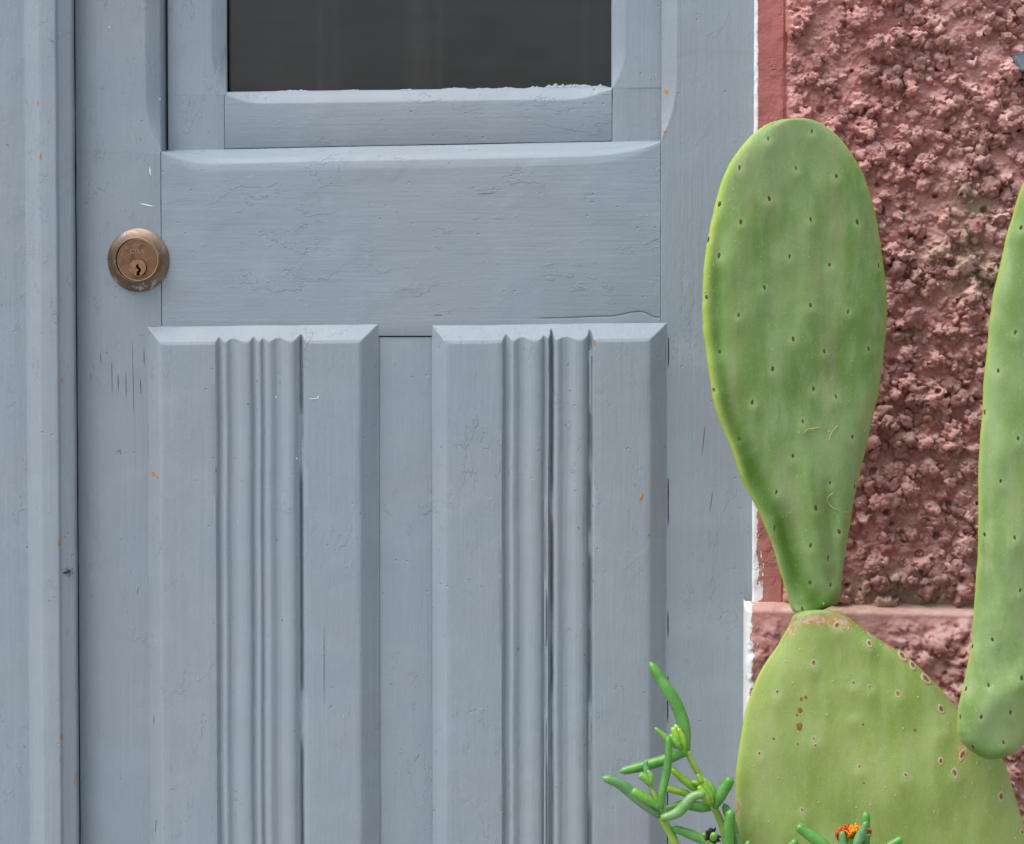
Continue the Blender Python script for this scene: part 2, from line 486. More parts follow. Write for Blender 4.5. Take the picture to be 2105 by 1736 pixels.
# upright between the two panels
def prof_mu(py): return [(760, .02), (762, .0012), (905, .0012), (907, .02)]
vboard('muntin', prof_mu, [693.4] + [p for p in LONG if p > 700], PAINT_V2, door, 4.0)
# backing so that the seams read as dark gaps
mk('backing', [(X(130), .03, Z(309)), (X(1575), .03, Z(309)), (X(1575), .03, Z(BOTY)), (X(130), .03, Z(BOTY))], [(0, 3, 2, 1)], DARK_GAP, door)
mk('backing', [(X(325), SASH + .0095, Z(330)), (X(366), SASH + .0095, Z(330)), (X(366), SASH + .0095, Z(TOPY)), (X(325), SASH + .0095, Z(TOPY))], [(0, 1, 2, 3)], DARK_GAP, door)
mk('backing', [(X(440), SASH + .0095, Z(330)), (X(462), SASH + .0095, Z(330)), (X(462), SASH + .0095, Z(TOPY)), (X(440), SASH + .0095, Z(TOPY))], [(0, 1, 2, 3)], DARK_GAP, door)
mk('backing', [(X(-1400), .16, 0), (X(1800), .16, 0), (X(1800), .16, Z(TOPY)), (X(-1400), .16, Z(TOPY))], [(0, 1, 2, 3)], DARK_GAP, door)  # dark sheet added to keep sky light off the curtain from behind
# bottom and top rails outside the view
hboard('rail', lambda px: [(2705, .02), (2706, -.0004), (BOTY, -.0004), (BOTY + 1, .02)], [334, 800, 1356], PAINT_H, door)
hboard('rail', lambda px: [(TOPY, .02), (TOPY + 1, -.0004), (TOPY + 240, -.0004), (TOPY + 241, .03)], [334, 800, 1356], PAINT_H, door)

# raised and fluted panels
LP = [(303, 0), (328, 11.2), (333, 12), (442.5, 12), (445.5, 11), (448.5, 3.5), (455, 3.2), (458, 9.5), (463, 11.6), (466, 11), (474, 6.6), (481, 6), (487, 7.2), (496, 10.6), (504, 11.6), (511, 11.2), (516, 9.6), (520, 4), (525.5, 4), (528, 10.5), (532.5, 11.6), (537, 10.6), (540.5, 5), (543.5, 5.6), (548, 10.6), (555, 11.6), (562, 9.2), (569, 6.4), (578, 6.4), (584, 9), (594, 11.5), (602, 11.2), (607, 9), (612, 5), (617, 4), (619.3, 1), (621, 2), (623, 11.5), (627, 12), (737, 12), (742, 11.3), (779, 0)]
RP = [(888, 0), (914, 11.2), (920, 12), (1031, 12), (1034.5, 10), (1037.5, 3), (1042.5, 1.5), (1046, 5), (1050, 10.4), (1055, 11.6), (1060, 10), (1068, 6.4), (1077, 6), (1083, 8), (1092, 11), (1100, 11.6), (1108, 10.8), (1114, 8.5), (1117.5, 3), (1121.5, 2), (1124.5, 9), (1128, 10.5), (1130.5, 4), (1134, 1), (1137.5, 7), (1142, 11), (1148, 10.6), (1157, 6.8), (1168, 6.2), (1175, 8), (1183, 11), (1192, 11.6), (1199, 10.8), (1204, 7.5), (1209, 4.5), (1212, .5), (1214.5, 1), (1217, 11.4), (1221, 12), (1333, 12), (1338.5, 11.2), (1372, 0)]
def fluted(profile, ya, yb, seed, seams):
    pxs = []
    for (a, _), (b, _) in zip(profile[:-1], profile[1:]):
        n = max(1, int((b - a) / 1.6)) if b - a < 45 else max(1, int((b - a) / 9))
        pxs += [a + (b - a) * i / n for i in range(n)]
    pxs.append(profile[-1][0]); pxs = np.array(pxs)
    hp = np.interp(pxs, [p[0] for p in profile], [p[1] for p in profile])
    deep = np.zeros(len(pxs), bool)
    for q in seams: deep |= np.abs(pxs - q) < 1.8
    inner = (pxs > profile[2][0]) & (pxs < profile[-3][0])
    hp = np.where(inner & ~deep, 12 - (12 - hp) * .50, hp)
    for _ in range(2): hp[1:-1] = .25 * hp[:-2] + .5 * hp[1:-1] + .25 * hp[2:]
    hp[0] = hp[-1] = 0
    rel = np.concatenate([np.linspace(0, 46, 36), np.arange(56, 1240, 10), [1500, 1800, 2035]])
    lo, hi = profile[0][0], profile[-1][0]
    co = np.zeros((len(rel), len(pxs), 3))
    for i, r_ in enumerate(rel):
        for j, px in enumerate(pxs):
            yt = ya + (yb - ya) * (px - lo) / (hi - lo)
            py = yt + r_
            rb = r_ + .9 * nz(px * .03, seed)
            hb = 11.2 * rb / 33 if rb < 33 else 11.2 + .8 * sstep(33, 40, rb)
            if r_ == 0: hb = 0
            # slow wander of the planed mouldings
            sh = 1.4 * nz(py * .006, px * .004, seed) + .5 * nz(py * .05, px * .02, seed + 2)
            h = np.interp(px + sh, pxs, hp)
            # the narrow seams open and close along their length
            if 616 < px < 622: h = h + (3.0 if px < 619 else 5.0) * sstep(-.1, .25, nz(py * .009, 4.4)) * .6
            if 1132 < px < 1136 or 1118 < px < 1123: h += 3.5 * sstep(-.05, .3, nz(py * .008, px * .02, 9.1))
            if 1210 < px < 1216: h += 4.0 * sstep(-.05, .3, nz(py * .007, 6.1))
            h = min(h, hb)
            h += .12 * nz(px * .02, py * .02, seed) if 0 < j < len(pxs) - 1 and r_ > 0 else 0
            co[i, j] = (X(px, -h / 1000), .0004 - max(0, h) / 1000, Z(py, 0, px))
    o = grid_mesh('raised_panel', co[:, ::1], PAINT_V2, door)
    o.data.set_sharp_from_angle(angle=math.radians(38))
    return o
fluted(LP, 671, 666, 1.5, (619.5,))
fluted(RP, 668.5, 663, 5.5, (1134, 1213))

# glazed sash set back in the door
sash_o = bpy.data.objects.new('window_sash', None); COL.objects.link(sash_o); sash_o.parent = door
def prof_sl(py):
    c = 1 - min(1, max(0, (py - 100) / 86)) ** 2.3
    if py < 187: return [(348.4, SASH + .008), (348.6, SASH), (468 - 30 * c, SASH), (469.3, SASH + .0065 * c + .0006), (471, GLASS + .002)]
    return [(348.4, SASH + .008), (348.6, SASH), (440, SASH), (464.5 - gapw(py, 21., .1, .9), SASH), (464.8, GLASS + .002)]
SV = [TOPY + 200, -1200, -600] + rowset(-260, 90, 10) + rowset(95, 185, 6) + [186.9, 187.1] + rowset(190, 318, 8)
vboard('sash_stile', prof_sl, SV, PAINT_V2, sash_o, 6.0)
def sash_top(px): return 189.5 + (180 - 189.5) * (px - 470) / 786
def prof_sr(py):
    c = 1 - min(1, max(0, (py - 90) / 88)) ** 2.3
    if py < 179: return [(1255, GLASS + .002), (1256, SASH + .0065 * c + .0006), (1257.5 + 26 * c, SASH), (1372, SASH)]
    return [(1256.6, GLASS + .002), (1257 + gapw(py, 25., .1, .9), SASH), (1290, SASH), (1372, SASH)]
SV2 = [TOPY + 200, -1200, -600] + rowset(-260, 80, 10) + rowset(85, 177, 6) + [178.9, 179.1] + rowset(182, 300, 8)
vboard('sash_stile', prof_sr, SV2, PAINT_V2, sash_o, 7.0)
def prof_sb(px):
    c = (min(1, max(0, (px - 464) / 75)) * (2 - min(1, max(0, (px - 464) / 75)))) * (1 - max(0, (px - 1160) / 98) ** 2.0) * .96 + .04
    t = sash_top(px)
    return [(t - .5, GLASS + .002), (t, SASH + .0068 * c + .0006), (t + 1 + 23 * c, SASH), (rail_top(px) - 1.3 + .5 * nz(px * .03, 2), SASH), (rail_top(px) - 1.1 + .5 * nz(px * .03, 2), GLASS + .002)]
hboard('sash_rail', prof_sb, rowset(464.7, 1256.6, 7), PAINT_H, sash_o, 8.0, dref=SASH)
# glass, with ragged crumbs of old paint along its lower edge
GM = bpy.data.materials.new('window_glass'); GM.use_nodes = True
t_ = GM.node_tree; t_.nodes.clear()
o_ = t_.nodes.new('ShaderNodeOutputMaterial'); mx = t_.nodes.new('ShaderNodeMixShader'); fr = t_.nodes.new('ShaderNodeFresnel')
tr = t_.nodes.new('ShaderNodeBsdfTransparent'); gl = t_.nodes.new('ShaderNodeBsdfGlossy')
fr.inputs[0].default_value = 1.46; tr.inputs[0].default_value = (.85, .86, .86, 1); gl.inputs['Roughness'].default_value = .02
wv = t_.nodes.new('ShaderNodeTexNoise'); wv.inputs['Scale'].default_value = 14
wb = t_.nodes.new('ShaderNodeBump'); wb.inputs['Distance'].default_value = .0006; wb.inputs['Strength'].default_value = 1
tc = t_.nodes.new('ShaderNodeTexCoord'); t_.links.new(tc.outputs['Object'], wv.inputs['Vector']); t_.links.new(wv.outputs[0], wb.inputs['Height'])
t_.links.new(wb.outputs[0], gl.inputs['Normal'])
t_.links.new(fr.outputs[0], mx.inputs[0]); t_.links.new(tr.outputs[0], mx.inputs[1]); t_.links.new(gl.outputs[0], mx.inputs[2]); df = t_.nodes.new('ShaderNodeBsdfDiffuse'); df.inputs[0].default_value = (.5, .48, .46, 1)
vs = t_.nodes.new('ShaderNodeTexVoronoi'); vs.inputs['Scale'].default_value = 60; t_.links.new(tc.outputs['Object'], vs.inputs['Vector'])
mr = t_.nodes.new('ShaderNodeMapRange'); mr.inputs[1].default_value = .035; mr.inputs[2].default_value = .02; t_.links.new(vs.outputs['Distance'], mr.inputs[0])
gn = t_.nodes.new('ShaderNodeTexNoise'); gn.inputs['Scale'].default_value = 22; gn.inputs['Detail'].default_value = 5; t_.links.new(tc.outputs['Object'], gn.inputs['Vector'])
g2 = t_.nodes.new('ShaderNodeMapRange'); g2.inputs[1].default_value = .4; g2.inputs[2].default_value = .75; g2.inputs[4].default_value = .014; t_.links.new(gn.outputs[0], g2.inputs[0])
mp = t_.nodes.new('ShaderNodeMapping'); mp.inputs['Scale'].default_value = (1, 1, .015); t_.links.new(tc.outputs['Object'], mp.inputs['Vector'])
sn = t_.nodes.new('ShaderNodeTexNoise'); sn.inputs['Scale'].default_value = 46; sn.inputs['Detail'].default_value = 2; t_.links.new(mp.outputs[0], sn.inputs['Vector'])
s2 = t_.nodes.new('ShaderNodeMapRange'); s2.interpolation_type = 'SMOOTHSTEP'; s2.inputs[1].default_value = .58; s2.inputs[2].default_value = .68; s2.inputs[4].default_value = .017; t_.links.new(sn.outputs[0], s2.inputs[0])
sa = t_.nodes.new('ShaderNodeMath'); sa.operation = 'ADD'; t_.links.new(g2.outputs[0], sa.inputs[0]); t_.links.new(s2.outputs[0], sa.inputs[1])
g3 = t_.nodes.new('ShaderNodeMath'); g3.operation = 'MULTIPLY_ADD'; g3.inputs[1].default_value = .35; t_.links.new(mr.outputs[0], g3.inputs[0]); t_.links.new(sa.outputs[0], g3.inputs[2])
m2 = t_.nodes.new('ShaderNodeMixShader'); t_.links.new(g3.outputs[0], m2.inputs[0]); t_.links.new(mx.outputs[0], m2.inputs[1]); t_.links.new(df.outputs[0], m2.inputs[2])
t_.links.new(m2.outputs[0], o_.inputs[0])
gx0, gx1, gz0, gz1 = X(455), X(1270), Z(215), Z(TOPY + 220)
mk('window_pane', [(gx0, GLASS, gz0), (gx1, GLASS, gz0), (gx1, GLASS, gz1), (gx0, GLASS, gz1),
                   (gx0, GLASS + .004, gz0), (gx1, GLASS + .004, gz0), (gx1, GLASS + .004, gz1), (gx0, GLASS + .004, gz1)],
   [(0, 1, 2, 3), (7, 6, 5, 4)], GM, sash_o, smooth=False)
def crumb(px0, px1, hgt, seed):
    n = max(4, int((px1 - px0) / 2)); V = []; F = []
    for i in range(n + 1):
        px = px0 + (px1 - px0) * i / n; t = sash_top(px)
        k = math.sin(math.pi * i / n) ** .5
        up = hgt * k * (.35 + .65 * abs(nz(px * .13, seed)) * 1.6)
        for q, d in ((t + 2, GLASS - .0012), (t - up, GLASS - .0007), (t - up, GLASS - .0001)):
            V.append(P(px, q, d))
    for i in range(n):
        for j in range(2):
            a = i * 3 + j; F.append((a, a + 1, a + 4, a + 3))
    return mk('paint_crumb', V, F, PAINT_H, sash_o, recalc=True)
for a_, b_, h_ in ((568, 640, 4), (700, 742, 3), (820, 850, 3), (905, 962, 6), (975, 1010, 3.5), (1020, 1062, 4), (1082, 1120, 5), (1118, 1180, 11), (1160, 1222, 13), (1216, 1250, 9)):
    crumb(a_, b_, h_, a_ * .37)

# curtain close behind the glass, and the unlit room
cm_ = Mat('charcoal_curtain', .95, .1)
cm_.color(cm_.mix(cm_.step(cm_.noise(40, cm_.scaled(.3, 1, 2), 4), .35, .65), (.044, .024, .022), (.058, .034, .032)))
cm_.bump(cm_.mul(cm_.noise(420, cm_.scaled(.12, 1, 1), 3), .0004))
cx = np.linspace(X(400), X(1330), 150); cz = np.linspace(Z(330), Z(TOPY + 150), 12)
co = np.zeros((12, 150, 3))
fold = .004 * np.sin(cx * 38) + .005 * np.exp(-((cx - X(655)) / .0065) ** 4) + .0045 * np.exp(-((cx - X(875)) / .005) ** 4)
for i, z_ in enumerate(cz):
    co[i, :, 0] = cx; co[i, :, 1] = .040 - fold; co[i, :, 2] = z_
cur = grid_mesh('curtain', co[::-1], cm_.m, None)
tag(cur, 'charcoal cloth hanging close behind the glass of the door', 'curtain', kind='thing')

# brass lock
LC = P(285, 535.2, 0)
def lathe(name, prof, cx_, cz_, mat, parent, n=72, sx=1.0, sz=1.0, jit=0.0):
    rows = []
    for r_, y_ in prof:
        ring = []
        for k in range(n):
            a = 2 * math.pi * k / n
            rr = r_ * (1 + jit * nz(math.cos(a) * 3, math.sin(a) * 3, r_ * 90))
            ring.append(Vector((cx_ + rr * sx * math.cos(a), y_, cz_ + rr * sz * math.sin(a))))
        rows.append(ring)
    V, F = lofted(rows, True)
    if prof[-1][0] < 1e-5: pass
    return mk(name, V, F, mat, parent, True, 32, recalc=True)
r0 = 64.3 * PX
lock = lathe('lock', [(r0, .001), (r0, -.0012), (r0 * .985, -.0018), (r0 * .93, -.0026), (r0 * .84, -.0046), (r0 * .76, -.0072), (r0 * .70, -.0096), (r0 * .685, -.0101), (r0 * .668, -.0100), (r0 * .655, -.0096)], LC.x, LC.z, BRASS_ROSE, door, 96, 1.0, 1.02, .006)
F0 = P(283.6, 535, -.0095)
r1 = 43.0 * PX
lathe('lock_rim', [(r1 * 1.0, -.006), (r1 * .995, -.0103), (r1 * .985, -.0106), (r1 * .965, -.0105), (r1 * .955, -.0100)], F0.x, F0.z, BRASS_EDGE, lock, 96)
def plate(name, cx_, cz_, r_, y_, hole, mat, parent, depth=.006, mat2=None):
    """a round plate with a cut-out whose walls run back into the lock"""
    bm = bmesh.new(); n = 64
    outer = [bm.verts.new((cx_ + r_ * math.cos(2 * math.pi * k / n), y_, cz_ + r_ * math.sin(2 * math.pi * k / n))) for k in range(n)]
    es = [bm.edges.new((outer[k], outer[(k + 1) % n])) for k in range(n)]
    inner = [bm.verts.new((p[0], y_, p[1])) for p in hole]
    ne = [bm.edges.new((inner[k], inner[(k + 1) % len(inner)])) for k in range(len(inner))]
    bmesh.ops.triangle_fill(bm, edges=es + ne, use_beauty=True)
    back = [bm.verts.new((p[0], y_ + depth, p[1])) for p in hole]
    for k in range(len(inner)):
        q = (k + 1) % len(inner); bm.faces.new((inner[k], inner[q], back[q], back[k]))
    rimb = [bm.verts.new((cx_ + r_ * 1.01 * math.cos(2 * math.pi * k / n), y_ + .0012, cz_ + r_ * 1.01 * math.sin(2 * math.pi * k / n))) for k in range(n)]
    for k in range(n):
        q = (k + 1) % n; bm.faces.new((outer[k], outer[q], rimb[q], rimb[k]))
    bmesh.ops.recalc_face_normals(bm, faces=bm.faces)
    off = origin(parent)
    bmesh.ops.translate(bm, verts=bm.verts, vec=-off)
    me = bpy.data.meshes.new(name); bm.to_mesh(me); bm.free()
    return link(name, me, mat, parent, False)
PC = P(283.8, 550.4, -.0105); r2 = 18.0 * PX
cir = [(PC.x + r2 * math.cos(2 * math.pi * k / 40), PC.z + r2 * math.sin(2 * math.pi * k / 40)) for k in range(40)]
plate('cylinder_face', F0.x, F0.z, r1 * .958, -.0102, cir, BRASS_FACE, lock, .004)
KH = [(819, 955), (833, 960), (838, 985), (832, 1003), (846, 1018), (862, 1030), (872, 1060), (870, 1085), (860, 1110), (846, 1140), (858, 1160), (876, 1178), (880, 1196), (802, 1197), (803, 1130), (808, 1100), (830, 1075), (826, 1052), (803, 1035), (794, 1020), (797, 985), (806, 963)]
kh = []
for a_, b_ in KH:
    q = P(197.4 + a_ * .10421, 444 + b_ * .10421, -.0122); kh.append((PC.x + (q.x - PC.x) * 1.3, q.z))
plate('plug', PC.x, PC.z, r2 * .95, -.0122, kh, BRASS_PLUG, lock, .012)
mk('keyway', [(PC.x - r2, -.002, PC.z - r2), (PC.x + r2, -.002, PC.z - r2), (PC.x + r2, -.002, PC.z + r2), (PC.x - r2, -.002, PC.z + r2)], [(0, 1, 2, 3)], INSECT, lock)
fc = bpy.data.curves.new('lettering', 'FONT'); fc.body = 'CISA'; fc.size = .0047; fc.extrude = .00006; fc.align_x = 'CENTER'; fc.align_y = 'CENTER'; fc.space_character = 1.12; fc.offset = .00006
fo = bpy.data.objects.new('lettering_tmp', fc); COL.objects.link(fo)
bpy.context.view_layer.update()
me = bpy.data.meshes.new_from_object(fo.evaluated_get(bpy.context.evaluated_depsgraph_get()))
bpy.data.objects.remove(fo)
lt = link('lettering', me, BRASS_TEXT, lock, False)
TP = P(281.6, 517.5, -.0103)
lt.location = TP - origin(lock); lt.rotation_euler = (math.pi / 2, 0, 0); lt.scale = (1.12, 1, 1)
EM = []; EF = []
for dx, ln in ((-5, 6.2), (0, 7.6), (5, 6.2)):
    q = len(EM)
    for a_, b_ in ((dx - ln * .75, 3.0), (dx - ln * .75 + 1.5, 3.2), (dx + ln * .75, -2.9), (dx + ln * .75 - 1.5, -3.1)):
        EM.append(P(281.3 + a_, 504.4 + b_, -.01032))
    EF.append((q, q + 1, q + 2, q + 3))
mk('emblem', EM, EF, BRASS_TEXT, lock, False, recalc=True)

# ================================================================== neighbouring leaf with its cover strip
leaf2 = thing('door', 'grey blue neighbouring door leaf at the left edge carrying a moulded cover strip', 'door', (X(0), 0, 0), 'leaves of the grey blue door')
vboard('leaf_board', lambda py: [(-1400, .02), (-1399, -.003), (-20, -.003), (30, -.0032), (54, -.0026), (62, -.003), (70, .012)], LONG, PAINT_V2, leaf2, 9.0)
def prof_strip(py):
    k = .8 * nz(py * .01, 31.)
    return [(a_, b_ * 1.45 if b_ < 0 else b_) for a_, b_ in [(55 + k, -.001), (59 + k, -.0052), (64, -.0085), (77, -.0142), (81, -.0162), (86, -.0168), (118, -.0172), (121.5, -.0164), (124.5, -.0150), (150, -.0115), (154.5, -.0102), (157.5 + .5 * k, -.0035), (158.3 + .5 * k, .014)]]
vboard('cover_strip', prof_strip, LONG, PAINT_V, leaf2, 10.0, r=.0009)

# ================================================================== wall
wall = thing('wall', 'red painted house wall of coarse roughcast over a smooth plinth', 'wall', (X(2000), -.02, 0))
WF = -.018
# smooth margin with a white-painted arris
rows = []; wa = []
for py in [TOPY, -1200, -600] + rowset(-260, 1246, 8):
    low = sstep(1000, 1230, py)
    base = [(1547, .012, 1), (1547.2, WF + .004, 1), (1548, WF + .0012, 1), (1550, WF + .0002, 1), (1552, WF, .9), (1554, WF, .60 + .12 * low), (1557, WF, .40 + .22 * low), (1562, WF, .30 + .24 * low), (1568, WF, .2 + .28 * low), (1578, WF, .06 + .28 * low), (1590, WF, .22 * low), (1600, WF - .0004, .1 * low), (1607, WF - .0006, 0), (1612, WF + .0016, 0), (1640, WF + .003, 0)]
    r_ = []
    for px, d, w_ in base:
        k = .7 * nz(py * .02, 3.3) + .5 * nz(py * .07, 9.3)
        x = X(px + (k if px < 1553 else 0), d)
        r_.append(Vector((x, d + .0006 * nz(px * .05, py * .03, 2.2), Z(py, d, 1580)))); wa.append(w_)
    rows.append(r_)
V, F = lofted(rows)
mg = mk('smooth_margin', V, F, RED_MARGIN, wall, True, 50)
at = mg.data.attributes.new('white', 'FLOAT', 'POINT'); at.data.foreach_set('value', wa)

def stamp(h, res, x0, z0, cx_, cz_, r_, hz, sq, ang, wx, wz, blend):
    """add one lump to a height field (mm)"""
    R = r_ * 1.35
    i0 = max(0, int((cz_ - R - z0) / res)); i1 = min(h.shape[0], int((cz_ + R - z0) / res) + 2)
    j0 = max(0, int((cx_ - R - x0) / res)); j1 = min(h.shape[1], int((cx_ + R - x0) / res) + 2)
    if i1 <= i0 or j1 <= j0: return
    zz = (z0 + np.arange(i0, i1) * res - cz_)[:, None] + wz[i0:i1, j0:j1] * r_ * .5
    xx = (x0 + np.arange(j0, j1) * res - cx_)[None, :] + wx[i0:i1, j0:j1] * r_ * .5
    ca, sa = math.cos(ang), math.sin(ang)
    u = (xx * ca + zz * sa) / r_; v = (-xx * sa + zz * ca) / (r_ * sq)
    d2 = u * u + v * v
    s = np.sqrt(np.clip(1 - d2, 0, 1))
    loc = h[i0:i1, j0:j1]
    cur_ = hz + r_ * 1.0 * s
    h[i0:i1, j0:j1] = np.where(d2 < 1, np.maximum(loc, cur_), loc)

def dust_at(px, py):
    d = 1.0 * np.exp(-((px - 1985) / 45) ** 2 - ((py - 405) / 60) ** 2)
    d = d + .9 * np.exp(-((px - 1965) / 80) ** 2 - ((py - 520) / 55) ** 2)
    d = d + 1.0 * np.exp(-((px - 1860) / 130) ** 2 - ((py - 1190) / 34) ** 2)
    d = d + .7 * np.exp(-((px - 1830) / 60) ** 2 - ((py - 1150) / 30) ** 2)
    d = d + .6 * np.exp(-((px - 1745) / 25) ** 2 - ((py - 190) / 60) ** 2) * 0
    return np.clip(d, 0, 1)
UPX = PX * 1000                        # mm per photo pixel at the wall
def rough_field(px0, px1, py0, py1, res, nb, seed, amp_fn, cmax=6.5):
    wx_mm, wz_mm = (px1 - px0) * UPX, (py1 - py0) * UPX
    nc, nr = int(wx_mm / res), int(wz_mm / res)
    xs = np.arange(nc) * res; zs = np.arange(nr) * res
    XX, ZZ = np.meshgrid(xs, zs)
    PXX, PYY = px0 + XX / UPX, py0 + ZZ / UPX
    h = 5.0 * fbm(XX / 24, ZZ / 24, 3, seed) + 5.0 * fbm(XX / 9, ZZ / 9, 3, seed + 5) - 2.5
    wx = fbm(XX / 3.2, ZZ / 3.2, 3, seed + 9) * 2 - 1; wz = fbm(XX / 3.2, ZZ / 3.2, 3, seed + 14) * 2 - 1
    rg = np.random.default_rng(seed + 40)
    for _ in range(nb):
        r_ = (2.5 if res < 2 else 1.6) + min(cmax, rg.exponential(2.4)); c_, z_ = rg.random() * wx_mm, rg.random() * wz_mm
        b = h[min(nr - 1, int(z_ / res)), min(nc - 1, int(c_ / res))]
        stamp(h, res, 0, 0, c_, z_, r_, min(b, 9.5) - r_ * (-.1 + .6 * rg.random()), .55 + .45 * rg.random(), rg.random() * 3.14, wx, wz, 0)
    for _ in range(int(nb * 3.6) if res < 2 else 0):       # popcorn crumbs sitting on the lumps
        r_ = .7 + min(1.6, rg.exponential(.5)); c_, z_ = rg.random() * wx_mm, rg.random() * wz_mm
        b = h[min(nr - 1, int(z_ / res)), min(nc - 1, int(c_ / res))]
        stamp(h, res, 0, 0, c_, z_, r_, b - r_ * (.2 + .5 * rg.random()), .7 + .3 * rg.random(), rg.random() * 3.14, wx, wz, 0)
    h += 1.5 * (fbm(XX / 2.6, ZZ / 2.6, 4, seed + 21) - .5) + .5 * (vnoise(XX / .9, ZZ / .9, seed + 25) - .5)
    for _ in range(int(nb * .10)):    # small open voids
        c_, z_, r_ = rg.random() * wx_mm, rg.random() * wz_mm, .9 + 2.2 * rg.random()
        h -= 0
        i0, i1 = max(0, int((z_ - 4) / res)), min(nr, int((z_ + 4) / res)); j0, j1 = max(0, int((c_ - 4) / res)), min(nc, int((c_ + 4) / res))
        if i1 > i0 and j1 > j0:
            d = np.hypot(XX[i0:i1, j0:j1] - c_, ZZ[i0:i1, j0:j1] - z_)
            h[i0:i1, j0:j1] -= 5.5 * np.clip(1.25 - d / r_, 0, 1) ** .5
    h *= amp_fn(PXX, PYY)
    return h, PXX, PYY
def field_to_mesh(name, h, PXX, PYY, depth0, mat, attrs, zref=1800):
    yy = depth0 - h / 1000
    x0, z0 = X(PXX[0, 0], WF), Z(PYY[0, 0], WF, zref)
    co = np.stack([x0 + (PXX - PXX[0, 0]) * PX, yy, z0 - (PYY - PYY[0, 0]) * PX], -1)
    return grid_mesh(name, co, mat, wall, attrs), co
def amp_rough(px, py):
    e = 1 + .0 * px
    left = npstep(1607, 1624, px + 9 * (fbm(py / 40, px / 40, 3, 77) - .5))
    bot = 1 - .82 * npstep(1172, 1222, py + 30 * (fbm(px / 60, py / 60, 3, 70) - .5))
    return left * bot * (1.05 + .35 * fbm(px / 130, py / 130, 2, 3))
h, PXX, PYY = rough_field(1604, 2460, -330, 1246, .66, 2700, 3, amp_rough)
rc, rc_co = field_to_mesh('roughcast', h, PXX, PYY, WF + .0025, ROUGH, {'dust': dust_at(PXX, PYY)})
rc['kind'] = 'stuff'
# the wall goes on beyond the frame, cast more coarsely
h2, PX2, PY2 = rough_field(2455, 3300, -330, 1246, 1.5, 2600, 9, lambda a, b: 1.0 + 0 * a)
o, _ = field_to_mesh('roughcast', h2, PX2, PY2, WF + .002, ROUGH, {}); o['kind'] = 'stuff'
h4, PX4, PY4 = rough_field(3295, 4600, -330, 1246, 3.4, 2500, 12, lambda a, b: 1.0 + 0 * a)
o, _ = field_to_mesh('roughcast', h4, PX4, PY4, WF + .002, ROUGH, {}); o['kind'] = 'stuff'
h3, PX3, PY3 = rough_field(1604, 4600, -2050, -325, 3.6, 3000, 10, lambda a, b: 1.0 + 0 * a)
o, _ = field_to_mesh('roughcast', h3, PX3, PY3, WF + .002, ROUGH, {}); o['kind'] = 'stuff'

# pebbles of the cast that stand free of the surface
def ico(sub):
    bm = bmesh.new(); bmesh.ops.create_icosphere(bm, subdivisions=sub, radius=1)
    V = np.array([v.co[:] for v in bm.verts]); F = [tuple(v.index for v in f.verts) for f in bm.faces]; bm.free(); return V, F
ICO3, ICO2 = ico(4), ico(3)
def lump(base, seed):
    V, F = base; out = []
    ax = (.75 + .45 * random.random(), .75 + .3 * random.random(), .7 + .45 * random.random())
    # a few random flats make it read as broken stone
    cuts = [(Vector((random.gauss(0, 1), random.gauss(0, 1), random.gauss(0, 1))).normalized(), .65 + .35 * random.random()) for _ in range(5)]
    for v in V:
        p = Vector(v)
        for n_, d_ in cuts:
            e = p.dot(n_) - d_
            if e > 0: p -= n_ * e * .85
        k = 1 + .42 * mnoise.noise(p * 1.3 + Vector((seed, 0, 0))) + .34 * mnoise.noise(p * 2.9 + Vector((0, seed, 0))) + .20 * mnoise.noise(p * 6 + Vector((0, 0, seed)))
        out.append((p.x * k * ax[0], p.y * k * ax[1], p.z * k * ax[2]))
    F = list(F)
    kV, kF = KNOB
    for _ in range(random.randint(9, 16)):            # crumbs stuck to the stone
        d = Vector((random.gauss(0, 1), random.gauss(0, 1), random.gauss(0, 1))).normalized()
        i = max(range(len(out)), key=lambda q: Vector(out[q]).normalized().dot(d))
        c = Vector(out[i]) * .86; s_ = random.uniform(.12, .34); n0 = len(out)
        for v in kV:
            p = Vector(v); k = 1 + .45 * mnoise.noise(p * 1.5 + Vector((seed, d.x * 9, d.y * 9)))
            out.append(tuple(c + p * k * s_))
        F += [(a + n0, b + n0, e + n0) for a, b, e in kF]
    return out, F
KNOB = ico(2)
variants = []
for i in range(20):
    v_, f_ = lump(ICO2, i * 7.3)
    me = bpy.data.meshes.new('pebble'); me.from_pydata(v_, [], f_); me.materials.append(ROUGH)
    me.polygons.foreach_set('use_smooth', [True] * len(me.polygons)); variants.append((me, np.array(v_), f_))
woff = origin(wall)
def surf(px, py):
    j = int((px - PXX[0, 0]) * UPX / .66); i = int((py - PYY[0, 0]) * UPX / .66)
    i = min(max(i, 0), rc_co.shape[0] - 1); j = min(max(j, 0), rc_co.shape[1] - 1)
    return Vector(rc_co[i, j])
spots = []
while len(spots) < 820:
    px, py = random.uniform(1625, 2250), random.uniform(-120, 1195)
    d = fbm(np.array(px / 70.), np.array(py / 70.), 2, 55)
    if random.random() > (d - .25) * 2.2: continue
    r_ = 2.4 + min(4.6, random.expovariate(.55))
    if px < 1700: r_ *= .75
    spots.append((r_, px, py))
spots.sort(key=lambda s: -(s[0] if 1600 < s[1] < 2105 and 0 < s[2] < 1200 and not (1480 < s[1] < 1800 and 260 < s[2] < 1100) else s[0] - 10))
bulkV, bulkF, bulkD = [], [], []
